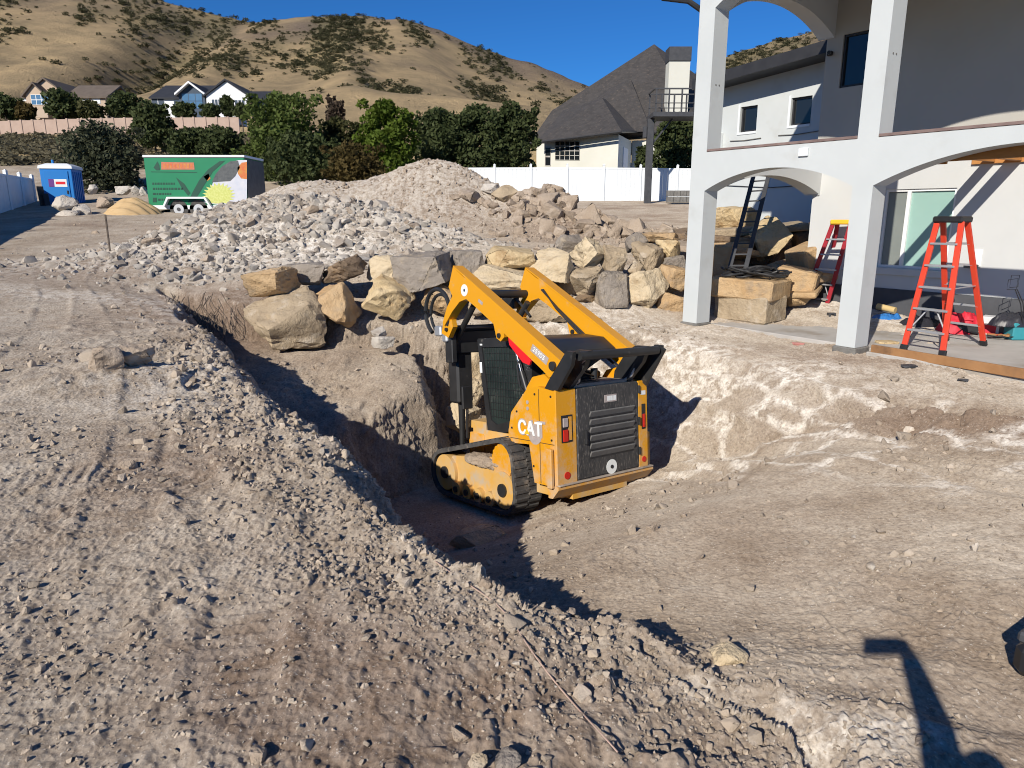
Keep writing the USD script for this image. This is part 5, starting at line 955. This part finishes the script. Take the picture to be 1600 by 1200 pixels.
# ------------------------------------------------------------------ rubble
def scatter(name, label, cat, group, n, pts, sizes, cols, seed, flat=.6, sink=.25):
    r = np.random.default_rng(seed)
    for k in range(n):
        s = sizes[k]; m = rock_mesh(2000 + seed * 50 + k % 40, r.uniform(.5, .9), 1.7, .08, n=12)
        sc = s * np.array([r.uniform(.8, 1.3), r.uniform(.7, 1.1), flat * r.uniform(.6, 1.2)]) / 2
        m.apply_transform(mat4(Rotation.from_euler('zyx', [r.uniform(0, 360), r.uniform(-28, 28), r.uniform(-28, 28)], degrees=True).as_matrix() @ np.diag(sc)))
        put(name, m, cols[int(r.integers(len(cols)))], smooth=22, label=label, cat=cat, group=group, loc=(pts[k][0], pts[k][1], pts[k][2] + sc[2] * (1 - 2 * sink)))
protos = [rock_mesh(3000 + k, .5 + .1 * (k % 5), 1.0, .12, n=10) for k in range(8)]
m_conrub = M('broken_concrete', (.30, .268, .228), (.43, .395, .345), scale=3, rough=.95, bump=.5, bscale=25, c3=(.27, .225, .18), s3=1.6, rand=.25, m3=.48)
r = np.random.default_rng(21)
def mound_pts(n, cx_, cy_, sx_, sy_): p = np.stack([r.normal(cx_, sx_, n), r.normal(cy_, sy_, n)], -1); return np.c_[p, ground_z(p[:, 0], p[:, 1])]
RB = np.vstack([mound_pts(150, -5.6, 16.6, 1.5, 1.2), mound_pts(70, -3.3, 16.2, 1.3, .9), mound_pts(50, -7.2, 15.4, 1.0, .8), mound_pts(30, -1.6, 16, 1.1, .6)])
sz = np.sort(r.gamma(2.0, .045, 300) + .09).clip(.1, .36)[::-1]; r.shuffle(sz)
scatter('concrete_chunk', 'broken pale concrete chunk lying in the white rubble heap', 'rubble', 'chunks of the white rubble heap', 300, RB, sz, [m_conrub, m_conrub, m_rock['pale'], m_rock['dusty']], 31, sink=.36)
RS = np.vstack([mound_pts(2500, -5.5, 16.4, 1.9, 1.4), mound_pts(800, -2.8, 16.0, 1.6, .9), mound_pts(600, -7.4, 15.2, 1.3, .9)])
instancer('fine_rubble', protos, RS, r.integers(0, 8, len(RS)), (r.gamma(1.0, .026, len(RS)) + .012).clip(0, .12)[:, None] * r.uniform(.6, 1.2, (len(RS), 3)), m_conrub, 'small broken concrete pieces filling the white rubble heap', 'rubble', seed=8)
BR = np.vstack([mound_pts(70, 1.7, 21.6, 1.2, .9), mound_pts(50, 1.0, 22.2, 1.0, .6), mound_pts(40, 3.0, 20.6, 1.3, .8)])
scatter('dirt_clump', 'brown clump of dirt and rock in the heap before the white fence', 'rock', 'clumps of the brown rock heap', 160, BR, r.gamma(3, .085, 160) + .12, [m_rock['dusty']], 33, flat=.8)
BIG = [(790, 296, 40, 24, 22.8, 'tan', 'tan wedge-shaped rock at the left end of the brown rock heap'), (858, 292, 28, 22, 22.6, 'dusty', 'squarish block topping the brown rock heap'), (832, 305, 34, 14, 22.0, 'dusty', 'flat rock leaning below the squarish block'), (880, 300, 36, 22, 22.2, 'dusty', 'slanting rock right of the squarish block'), (765, 300, 34, 18, 23.0, 'pale', 'pale rock at the far left of the brown rock heap'), (905, 318, 36, 22, 21.5, 'dusty', 'rounded rock at the right end of the brown rock heap'), (815, 322, 30, 16, 21.5, 'dusty', 'low flat rock in front of the brown rock heap')]
for k, (px, py, w, h, Yd, col, lab) in enumerate(BIG): boulder('heap_rock', lab, px, py, w, h, Yd, col, 1200 + k * 3, .7, turn=k * 37, tilt=(k * 13) % 30 - 15, detail=3, rest=.55)
RS = np.vstack([mound_pts(1500, 1.6, 21.8, 1.6, 1.2), mound_pts(900, 2.8, 20.6, 1.8, 1.2), mound_pts(1200, -3.5, 23.0, 3.0, 1.3)])
instancer('fine_dirt_clumps', protos, RS, r.integers(0, 8, len(RS)), (r.gamma(2, .011, len(RS)) + .012)[:, None] * r.uniform(.6, 1.2, (len(RS), 3)), m_rock['dusty'], 'small clods and stones over the brown rock heap and dirt pile', 'clods', seed=9)
# sand mound by the trailer
ms = at_y(208, 322, 28.5); u_, v_ = np.meshgrid(np.linspace(-1, 1, 60), np.linspace(-1, 1, 40)); rad = np.sqrt(u_ ** 2 + v_ ** 2)
m_sand = M('tan_sand', (.42, .28, .13), (.55, .40, .22), scale=2.0, rough=.95, bump=.4, bscale=20, stretch=(1, 1, 5))
sm = np.stack([ms[0] + 1.15 * u_, 28.5 + 1.2 * v_, ms[2] - .45 + .85 * np.clip(1 - rad ** 2, -.2, 1) ** 1.0 * (.85 + .5 * n2(u_, v_, 2, 401)) + .04 * np.sin(v_ * 22)], -1); k_ = np.arange(60 * 40).reshape(40, 60); qf = np.stack([k_[:-1, :-1], k_[:-1, 1:], k_[1:, 1:], k_[1:, :-1]], -1).reshape(-1, 4)
put('sand_mound', (sm.reshape(-1, 3), qf), m_sand, smooth=True, label='low mound of tan sand left of the trailer', cat='sand', kind=None)

# ------------------------------------------------------------------ things lying about the porch
def block(name, label, px, py, w, h, Yd, m, seed, turn=0, depth=.6, tilt=0, cat='stone block', roll=0):
    c = at_y(px, py, Yd); dep = c[1] * CP - (c[2] - ZC) * SP; b = cbox((w * dep / FPX, depth, h * dep / FPX), ch=.03)
    b = trimesh.Trimesh(*trimesh.remesh.subdivide_to_size(b.vertices, b.faces, .12)); b.vertices += b.vertex_normals * (.035 * (fx(b.vertices * 5 + seed, 3, seed) - .5))[:, None]
    b.apply_transform(mat4(rz(turn) @ ry(tilt) @ rx(roll))); return put(name, b, m, smooth=25, label=label, cat=cat, loc=c)
RK = m_rock
block('sandstone_block', 'squared block with grey and tan faces lying at the foot of the slab stack', 1172, 480, 88, 40, 12.75, RK['tan'], 1, turn=-48, depth=.75)
block('sandstone_slab', 'thick orange slab on top of the squared block by the ladder', 1172, 449, 100, 30, 12.85, RK['orange'], 2, turn=-40, depth=.95, tilt=2)
block('sandstone_block', 'orange block standing between the porch column and the black ladder', 1122, 408, 44, 50, 14.2, RK['orange'], 3, turn=-20)
block('sandstone_slab', 'orange-tan slab leaning beside the maroon ladder, lower one', 1247, 438, 60, 36, 13.6, RK['orange'], 4, turn=-30, depth=.8, tilt=10)
block('sandstone_slab', 'tan boulder slab leaning beside the maroon ladder, upper one', 1262, 402, 48, 36, 14.3, RK['orange'], 5, turn=20, tilt=-20)
boulder('sandstone_boulder', 'small orange stone at the maroon ladder foot', 1244, 466, 44, 22, 13.3, 'orange', 1301, .7)
boulder('sandstone_boulder', 'pointed pale slab leaning behind the black ladder', 1200, 372, 52, 50, 15.2, 'yellow', 1302, .85, tilt=-35)
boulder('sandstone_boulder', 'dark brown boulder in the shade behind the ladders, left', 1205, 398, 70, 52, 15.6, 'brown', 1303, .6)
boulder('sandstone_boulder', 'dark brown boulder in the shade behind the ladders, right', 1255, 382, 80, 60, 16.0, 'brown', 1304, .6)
boulder('sandstone_boulder', 'grey-tan long rock below the dark boulders', 1232, 418, 76, 22, 14.6, 'tan', 1305, .6)
boulder('sandstone_boulder', 'tan flagstone pile top seen through the arch', 1145, 342, 66, 34, 16.5, 'yellow', 1306, .8)
block('sandstone_slab', 'flat tan flagstone sticking out of the pile behind the arch', 1140, 362, 70, 12, 16.0, RK['tan'], 7, depth=1.2, tilt=-4)
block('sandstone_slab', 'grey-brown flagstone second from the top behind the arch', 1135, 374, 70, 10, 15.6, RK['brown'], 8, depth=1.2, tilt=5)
block('sandstone_slab', 'orange flagstone third from the top behind the arch', 1130, 384, 62, 12, 15.2, RK['orange'], 9, depth=1.0, tilt=-2)
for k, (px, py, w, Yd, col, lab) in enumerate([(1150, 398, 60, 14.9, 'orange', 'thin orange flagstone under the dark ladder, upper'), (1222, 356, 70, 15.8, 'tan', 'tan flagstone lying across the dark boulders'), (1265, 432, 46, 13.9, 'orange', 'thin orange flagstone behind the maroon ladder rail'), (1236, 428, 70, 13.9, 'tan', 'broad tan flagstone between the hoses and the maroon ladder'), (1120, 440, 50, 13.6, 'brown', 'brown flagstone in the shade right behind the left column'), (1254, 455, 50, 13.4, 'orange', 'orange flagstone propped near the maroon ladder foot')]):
    block('flagstone_slab', lab, px, py, w, 9, Yd, RK[col], 60 + k, turn=k * 29 % 70 - 35, depth=.9, tilt=(k * 17) % 16 - 8, roll=(k * 11) % 14 - 7)
r = np.random.default_rng(77); pp = [hp(r.uniform(-6.5, -3.2), r.uniform(2.0, 5.5)) for _ in range(70)]; pp = [(p[0], p[1], float(ground_z(p[0], p[1])) + r.uniform(0, .35)) for p in pp]
scatter('flagstone', 'broken tan flagstone in the heap left of the porch', 'stone', 'broken flagstones heaped left of the porch', 70, pp, r.uniform(.25, .7, 70), [RK['tan'], RK['orange'], RK['dusty'], RK['brown']], 41, flat=.45)
# dark sheets and tarp on the terrace
def crumple(name, label, cat, c, sx_, sy_, sz_, m, seed, thr=.4):
    u_, v_ = np.meshgrid(np.linspace(-1, 1, 44), np.linspace(-1, 1, 34)); rr_ = np.clip(1 - (u_ ** 2 + v_ ** 2) ** 1.2, 0, 1)
    z = rr_ ** .6 * (.65 + 1.2 * np.abs(n2(u_, v_, 2.2, seed))) + .16 * (ridged(np.stack([u_ * 3, v_ * 3, u_ * 0], -1), 1.6, seed) - .5) * rr_ ** .3
    b = np.stack([c[0] + sx_ * u_ * (1 + .2 * n2(u_, v_, 1.2, seed + 1)), c[1] + sy_ * v_ * (1 + .2 * n2(v_, u_, 1.2, seed + 2)), c[2] + sz_ * z], -1); k = np.arange(34 * 44).reshape(34, 44); qf = np.stack([k[:-1, :-1], k[:-1, 1:], k[1:, 1:], k[1:, :-1]], -1).reshape(-1, 4)
    return put(name, (b.reshape(-1, 3), qf), m, smooth=40, label=label, cat=cat)
m_tarpd = M('dark_tarp', (.012, .012, .017), (.03, .03, .038), scale=3, rough=.4); m_tarpb = M('blue_tarp', (.02, .13, .38), (.03, .17, .45), scale=3, rough=.45); m_bagred = M('red_fabric', (.50, .012, .03), (.6, .03, .05), scale=4, rough=.6)
c = at_y(1006, 350, 18.6); crumple('plastic_sheet', 'crumpled black plastic sheet on the terrace left of the column', 'sheet', (c[0], 18.6, surf1(c[0], 18.6) - .05), .5, .5, .42, m_tarpd, 11)
c = at_y(1050, 352, 17.5)
for k, (dx, dy, a, lab) in enumerate([(-.2, 0, 10, 'dark flat board on the terrace, nearest the black plastic'), (.3, .5, -14, 'dark flat board on the terrace, crossing the others'), (.1, -.7, 4, 'dark flat board on the terrace, nearest the boulders'), (.8, -.2, 24, 'dark flat board on the terrace, half behind the column')]):
    x, y = c[0] + dx, 17.5 + dy; put('loose_board', xf(cbox((1.7, .45, .05), ch=.01), rz(a)), m_steel if k != 2 else m_board, label=lab, cat='board', loc=(x, y, surf1(x, y) + .06 + .04 * k))
# ladders
def step_ladder(name, label, fl, fr, back, cap_c, mrail, mcap, mfoot, nstep=5, h=1.75):
    fl, fr, back = np.array([*fl, 0.]), np.array([*fr, 0.]), np.array([*back, 0.]); mid = (fl + fr) / 2; o = thing(name, label, 'ladder', mid); fl, fr = fl - mid, fr - mid
    side_ = (fr - fl) / np.linalg.norm(fr - fl); cc = np.array([*cap_c, h]) - mid; tl_, tr_ = cc - side_ * .16, cc + side_ * .16; bl, br = fl + back, fr + back; off = back / np.linalg.norm(back) * .09
    up = np.cross(side_, tl_ - fl)
    for a, b in ((fl, tl_ - off), (fr, tr_ - off), (bl, tl_ + off), (br, tr_ + off)):
        put('rail', bar(a, b, .034, .075, up=side_), mrail, o); put('foot', bar(a - [0, 0, .0], a + (b - a) * .045, .05, .09, up=side_), mfoot, o)
    for k in range(1, nstep + 1):
        t = k / (nstep + 1.0); p, q = fl + (tl_ - off - fl) * t, fr + (tr_ - off - fr) * t; put('step', bar(p, q, .085, .028), m_alum, o)
        p, q = bl + (tl_ + off - bl) * t, br + (tr_ + off - br) * t; put('brace', bar(p, q, .03, .03), m_alum, o)
    put('top_cap', xf(cbox((.40, .28, .085), ch=.02), np.column_stack([side_, np.cross([0, 0, 1], side_), [0, 0, 1]]), cc + [0, 0, .03]), mcap, o)
    for s_, e_ in ((fl, fr), (fr, fl)): put('knee_brace', bar(s_ + (tl_ - fl) * (1 / 6.) if s_ is fl else s_ + (tr_ - fr) * (1 / 6.), (s_ * .62 + e_ * .38) + (cc - (fl + fr) / 2) * (2 / 6.) * .98, .02, .02), m_alum, o)
    spread0, spread1 = (fr + tr_ - off) / 2, (br + tr_ + off) / 2; put('spreader', bar(spread0, spread1, .02, .015), m_alum, o)
    return o
step_ladder('step_ladder', 'orange fibreglass step ladder with a black top in front of the frosted window', at_z(1411, 547, 0)[:2], at_z(1472, 557, 0)[:2], at_z(1537, 540, 0)[:2] - at_z(1472, 557, 0)[:2], (5.98, 9.93), m_orange, m_blackplastic, m_blackplastic)
step_ladder('step_ladder', 'maroon fibreglass step ladder with a yellow top left of the middle column', at_z(1250, 486, 0)[:2], at_z(1288, 490, 0)[:2], (.72, .62), (6.02, 13.25), m_maroon, m_yellowplastic, m_yellowplastic, h=1.68)
ld = thing('extension_ladder', 'dark extension ladder leaning in the arch above the slab stack', 'ladder', (0, 0, 0)); l0, l1, r0, r1 = at_y(1139, 424, 13.3), at_y(1177, 276, 14.9), at_y(1164, 424, 13.2), at_y(1201, 274, 14.8)
for a, b in ((l0, l1), (r0, r1)): put('rail', bar(a, b, .035, .08, up=r0 - l0), m_steel, ld)
for k in range(9): t = (k + .5) / 9; put('rung', bar(l0 + (l1 - l0) * t, r0 + (r1 - r0) * t, .045, .03), m_steel, ld)
hs = thing('hose_heap', 'heap of black hoses on the orange slab under the dark ladder', 'hoses', at_y(1180, 427, 12.9)); r = np.random.default_rng(5)
for k in range(9):
    a0 = r.uniform(0, 6.28); R0 = r.uniform(.16, .45); o1, o2 = r.uniform(-.12, .12, 2); put('hose', tube([(o1 + R0 * (1.25 + .2 * math.sin(2 * t + k)) * math.cos(a0 + t), o2 + R0 * (.6 + .25 * math.cos(3 * t + 2 * k)) * math.sin(a0 + t), .016 * k - .04 + .03 * math.sin(3 * t + k)) for t in np.linspace(0, 5.2, 26)], .022, 6), m_blackplastic, hs)
# plank along the slab edge, its near end lifted on the gravel
pa, pb_ = at_z(1362, 545, .02), at_z(1606, 585, .02); put('plank', bar(pa, pb_ + (pb_ - pa) * .15, .05, .12, ch=.006), m_board, label='long brown plank lying along the front edge of the porch slab', cat='plank')
# tools and clutter on the slab
def onslab(px, py, z=0.0):
    """the point of the slab under (px, py), kept in front of the back wall"""
    c = at_z(px, py, 0.0); v = (HR.T @ (c - HO))[1]; lim = 2.95
    if v > lim:
        d = c / np.linalg.norm(c[:2]) * [1, 1, 0]; vd = (HR.T @ d)[1]; c = c + d * (lim - v) / vd
    c[2] = z; return c
c = onslab(1386, 500); crumple('blue_tarp', 'small blue tarp bundle behind the middle column', 'tarp', (c[0], c[1], .0), .30, .22, .2, m_tarpb, 21)
put('paper_roll', tube([onslab(1374, 492) + [0, .1, .26], onslab(1402, 500) + [0, .1, .22]], .055, 14), M('tan_paper', (.50, .36, .15), (.56, .42, .20), rough=.7), label='tan cardboard roll lying on the blue tarp', cat='roll')
c = onslab(1505, 508); bag = crumple('tool_bag', 'bright red tool bag against the wall behind the orange ladder', 'bag', (c[0], c[1], -.01), .42, .26, .34, m_bagred, 23)
c = onslab(1440, 508); crumple('tool_bag', 'black tool bag beside the red bag behind the orange ladder', 'bag', (c[0], c[1], -.01), .40, .26, .22, m_tarpd, 24)
c = onslab(1494, 500); dr = thing('power_tool', 'black and red power tool case beneath the orange ladder', 'tool', (c[0], c[1] - .25, 0), -30); put('case', cbox((.42, .2, .14), (0, 0, .08), .03), m_blackplastic, dr); put('handle', tube([(-.1, 0, .15), (-.1, 0, .22), (.1, 0, .22), (.1, 0, .15)], .015, 8), m_bagred, dr)
m_teal = M('teal_box', (.03, .22, .26), (.04, .26, .30), rough=.5); m_print = M('white_box_card', (.55, .56, .56), (.62, .62, .62), rough=.7)
c = onslab(1562, 513); bxs = thing('printed_box', 'white printed cardboard box in the clutter right of the orange ladder', 'box', (c[0], c[1], 0), -45); put('carton', cbox((.5, .28, .30), (0, 0, .15), .01), m_print, bxs); put('print_panel', bx(-.2, -.02, -.1425, -.1405, .05, .2), m_bagred, bxs); put('print_panel', bx(.02, .22, -.1425, -.1405, .04, .26), m_steel, bxs)
c = onslab(1594, 514); put('teal_box', cbox((.4, .3, .26), ch=.015), m_teal, label='teal box at the right edge of the porch clutter', cat='box', loc=(c[0], c[1], .13))
c = onslab(1590, 500); crumple('black_cloth', 'black cloth thrown over the clutter at the right edge', 'cloth', (c[0], c[1], .2), .4, .2, .25, m_tarpd, 27)
r = np.random.default_rng(6); cablepts = lambda c, n, s: [(c[0] + r.uniform(-s, s), c[1] + r.uniform(-s * .5, s * .5), .012 + r.uniform(0, .05)) for _ in range(n)]
from scipy.interpolate import make_interp_spline
def curl(p, r0, m, label, name, cat='cable'):
    p = np.array(p); f = make_interp_spline(np.arange(len(p)), p, k=3); return put(name, tube(f(np.linspace(0, len(p) - 1, len(p) * 8)), r0, 6), m, label=label, cat=cat)
c = onslab(1578, 524); curl(cablepts(c, 12, .45), .010, m_blackplastic, 'tangled black cable in front of the teal box', 'cable'); curl(cablepts(c, 7, .4), .007, m_orange, 'thin orange cord tangled with the black cable', 'cable')
for k, (px, py, a, lab) in enumerate([(1570, 522, 20, 'thin batten sticking out of the clutter, upper'), (1584, 530, -25, 'thin batten lying in front of the clutter'), (1579, 517, 50, 'short batten crossing the tangled cable')]):
    c = onslab(px, py); put('batten', xf(cbox((.7, .05, .03), ch=.004), rz(a)), m_board if k else m_steel, label=lab, cat='batten', loc=(c[0], c[1], .03 + .02 * k))
wr = thing('wire_bracket', 'bent black wire bracket sticking up before the wall at the right', 'bracket', at_y(1586, 452, 10.6)); put('loop', [tube([(-.12, 0, .0), (-.12, 0, .14), (.02, 0, .16), (.02, 0, .0), (-.12, 0, .0)], .006, 6), tube([(-.05, .05, .02), (-.05, .05, .2), (.07, .05, .2), (.07, .05, .03), (-.05, .05, .02)], .006, 6), tube([(0, 0, 0), (.12, 0, -.22), (.2, 0, -.52)], .007, 6), tube([(.03, 0, 0), (.15, 0, -.2), (.24, 0, -.52)], .007, 6)], m_blackplastic, wr)
c = at_z(1298, 501, 0); put('steel_bracket', [bx(-.06, -.03, -.05, .05, 0, .12), bx(.03, .06, -.05, .05, 0, .12), bx(-.06, .06, -.05, .05, .12, .14)], m_steel, label='small dark steel bracket on the slab left of the middle column', cat='bracket', loc=(c[0], c[1], 0.0))
for k, (px, py, w, m, lab) in enumerate([(1385, 541, .30, RK['yellow'], 'pale yellow stone scrap at the slab edge beside the plank'), (1247, 538, .18, M('pink_scrap', (.5, .2, .17), (.55, .26, .22), rough=.8), 'pinkish scrap on the gravel before the porch'), (1419, 572, .22, m_steel, 'flat grey scrap on the gravel below the plank'), (1505, 590, .12, m_steel, 'small dark scrap on the gravel right of the grey one'), (1276, 530, .22, RK['brown'], 'flat brown chip near the middle column foot')]):
    c = at_z(px, py, -.05); put('scrap', xf(rock_mesh(1500 + k, .8, 2, .06), np.diag([w / 2, w / 3, .02])), m, smooth=25, label=lab, cat='scrap', loc=(c[0], c[1], surf1(c[0], c[1]) + .012 if k not in (0,) else .01))
# red utility marking stake and roots in the trench corner; grade stake
c = at_y(358, 590, 8.6); rt = thing('red_flag', 'torn red marking tape hanging on the trench side', 'tape', c); put('tape', tube([(-.30, .3, .32), (-.12, .12, .14), (0, 0, 0), (.02, -.02, -.12)], [.006, .012, .03, .012], 6), m_bagred, rt)
r = np.random.default_rng(12)
roots = [tube([at_y(a, b, 12.0), at_y(a + r.uniform(-14, 14), b + 18, 11.85), at_y(a + r.uniform(-26, 26), b + r.uniform(30, 60), 11.7)], [.007, .005, .002], 5) for a, b in [(r.uniform(255, 350), r.uniform(452, 505)) for _ in range(60)]]
put('roots', roots, m_bark, label='torn roots hanging in the far left corner of the excavation', cat='roots', kind='stuff')
c = at_y(170, 378, 15.5); put('grade_stake', bx(-.015, .015, -.012, .012, -.2, .75), m_bark, label='thin wooden grade stake standing before the white rubble heap', cat='stake', loc=(c[0], 15.5, surf1(c[0], 15.5)))
# pink string line along the bank, dust-stained
c0 = [(680, 880), (745, 925), (790, 962), (830, 1020), (880, 1085), (920, 1130), (965, 1180)]
def march(px, py, far=30):
    d = ray(px, py); ts = np.geomspace(1.2, far, 2500); P = np.array([0, 0, ZC]) + ts[:, None] * d; h = np.argmax(P[:, 2] < surf(P[:, 0], P[:, 1])); return P[h]
ch_ = [march(*q) + [0, 0, .012] for q in c0]; curl(ch_, .0035, M('faded_pink', (.42, .28, .22), (.38, .29, .23), scale=20, rough=.9), 'faded pink string line lying along the trench bank', 'string_line', 'string')
# dark machine part at the right edge
c = march(1622, 1062); pc = thing('tool_case', 'dark grey ribbed plastic case at the right edge of the view', 'case', (c[0] + .10, c[1] + .02, surf1(c[0], c[1])), 35); put('shell', cbox((.34, .26, .16), (0, 0, .09), .04), m_blackplastic, pc); put('lid', cbox((.33, .25, .05), (0, 0, .195), .02), m_steel, pc)

# ------------------------------------------------------------------ loose stones and clods on the soil
r = np.random.default_rng(99); aa = np.radians(r.uniform(-40, 40, 60000)); dd = np.exp(r.uniform(np.log(1.6), np.log(15), 60000)); sx_, sy_ = dd * np.sin(aa), dd * np.cos(aa)
inF = (np.abs(sx_) < 12) & (sy_ < 15.5); dEs = np.where(inF, sample(dE, sx_, sy_), -9); pin = np.where(inF, sample(inside.astype(float), sx_, sy_), 0) > .5
dens = np.clip(.22 + 3.4 * n2(sx_, sy_, .8, 501), .03, 1) * np.where(pin, .35, .8) + np.exp(-((dEs + .15) / .5) ** 2); dens = np.where((sx_ < -4.3) & (sy_ > 8) & ~pin, dens * .12, dens)
onporch = ((np.stack([sx_ - HO[0], sy_ - HO[1]], -1) @ np.array([[.5764, .8171], [-.8171, .5764]])) * [1, 1]); onp = (onporch[:, 1] > -.1) & (onporch[:, 0] > -3.3)
ok = (r.random(60000) < dens) & ~onp; sx_, sy_ = sx_[ok], sy_[ok]; zz_ = surf(sx_, sy_); dist_ = np.hypot(sx_, sy_); n_ = len(sx_)
size = (r.gamma(.75, .0045, n_) + .0018).clip(0, .017) * np.clip(dist_ / 3.0, .75, 2.6)
m_clod = M('soil_clod', (.30, .24, .18), (.43, .365, .29), scale=1.1, rough=.95, bump=.5, bscale=60, c3=(.55, .50, .43), s3=6, spec=.1, rand=.25, m3=.58)
small = [rock_mesh(3100 + k, .35 + .1 * (k % 4), 1.0, .14, n=9) for k in range(8)]
instancer('loose_clods', small, np.stack([sx_, sy_, zz_ + size * .3], -1), r.integers(0, 8, n_), size[:, None] * r.uniform(.7, 1.25, (n_, 3)), m_clod, 'loose soil crumbs and pebbles scattered over the dug ground', 'soil crumbs', seed=13)
NB = 150; aa = np.radians(r.uniform(-36, 34, 4000)); dd = np.exp(r.uniform(np.log(2.0), np.log(13), 4000)); sx_, sy_ = dd * np.sin(aa), dd * np.cos(aa); dEs = sample(dE, sx_, sy_); pin = sample(inside.astype(float), sx_, sy_) > .5
w = np.exp(-((dEs + .1) / .3) ** 2) + .12 * ~pin + .10 * pin + .5 * gauss(sx_, sy_, 4.6, 6.9, 1.5, .55, -.9); ok = (r.random(4000) < w) & ~((sx_ > 3) & (sy_ > 8.6)) & ~((sx_ < -4) & (sy_ > 8)); sx_, sy_ = sx_[ok][:NB], sy_[ok][:NB]
szs = (r.gamma(2.0, .013, NB) + .026) * np.clip(np.hypot(sx_, sy_) / 4, .7, 1.7)
scatter('soil_lump', 'dry lump of soil lying loose on the dug ground', 'clod', 'larger loose soil lumps', len(sx_), np.stack([sx_, sy_, surf(sx_, sy_)], -1), szs, [m_clod, m_rock['dusty'], m_clod], 51, flat=.8, sink=.3)

# ------------------------------------------------------------------ the photographer, whose shadow falls into the view
fwd, upv = np.array([0, CP, -SP]), np.array([0, SP, CP]); E0 = np.array([0, 0, ZC])
m_skin = M('skin', (.45, .27, .19), (.52, .32, .23), scale=6, rough=.6); m_cloth = M('dark_shirt', (.03, .04, .06), (.05, .06, .085), scale=8, rough=.9)
ph = put('mobile_phone', xf(cbox((.176, .085, .010), ch=.003), np.column_stack([[1, 0, 0], upv, -fwd]), E0 - fwd * .03 - upv * .01), m_blackplastic, label='black mobile phone held up by the photographer behind the view', cat='phone')
gz = -.15; S = lambda x, y, z: (x, y, z)
sh, el, wr_ = S(.24, -.16, 1.28), S(.20, -.11, 1.56), S(.12, -.06, 1.80)
pel = S(.34, -.22, .80); chest = S(.31, -.22, 1.17); neck = S(.32, -.22, 1.33); head = S(.33, -.20, 1.43)
body = [((chest, .15), (pel, .145)), ((S(.20, -.19, 1.24), .075), (S(.44, -.23, 1.23), .075)), ((neck, .055), (head, .09)), ((head, .092), (S(.33, -.18, 1.37), .07)),
        ((sh, .082), (el, .066)), ((el, .066), (wr_, .042)), ((wr_, .028), (S(.105, -.045, 1.84), .034)), ((S(.105, -.045, 1.84), .034), (S(.10, -.04, 1.86), .03)),
        ((S(.46, -.23, 1.23), .055), (S(.58, -.20, 1.0), .043)), ((S(.58, -.20, 1.0), .042), (S(.56, -.08, .78), .03)), ((S(.56, -.08, .78), .034), (S(.56, -.06, .68), .026)),
        ((S(.27, -.22, .78), .09), (S(.26, -.18, .34), .062)), ((S(.26, -.18, .34), .06), (S(.25, -.24, -.06), .042)), ((S(.25, -.24, -.09), .045), (S(.25, -.06, -.11), .038)),
        ((S(.42, -.22, .78), .09), (S(.45, -.20, .34), .062)), ((S(.45, -.20, .34), .06), (S(.46, -.26, -.06), .042)), ((S(.46, -.26, -.09), .045), (S(.48, -.08, -.11), .038)), ((pel, .14), (S(.34, -.22, .76), .13))]
for k, (dz_, ln) in enumerate([(.022, .058), (.008, .064), (-.008, .060), (-.024, .05)]):
    a = S(.10, -.045, 1.85 + dz_); b = S(.088, -.062, 1.85 + dz_ * 1.2); c = S(.088 - ln * .4, -.050, 1.85 + dz_ * 1.2); body += [((a, .010), (b, .009)), ((b, .009), (c, .008))]
body += [((S(.105, -.03, 1.83), .011), (S(.085, -.022, 1.825), .010)), ((S(.085, -.022, 1.825), .010), (S(.07, -.022, 1.835), .009))]
pe = put('person', hull_of(body), m_cloth, smooth=True, label='person in dark clothes holding a phone up at arm length, behind the view', cat='person')
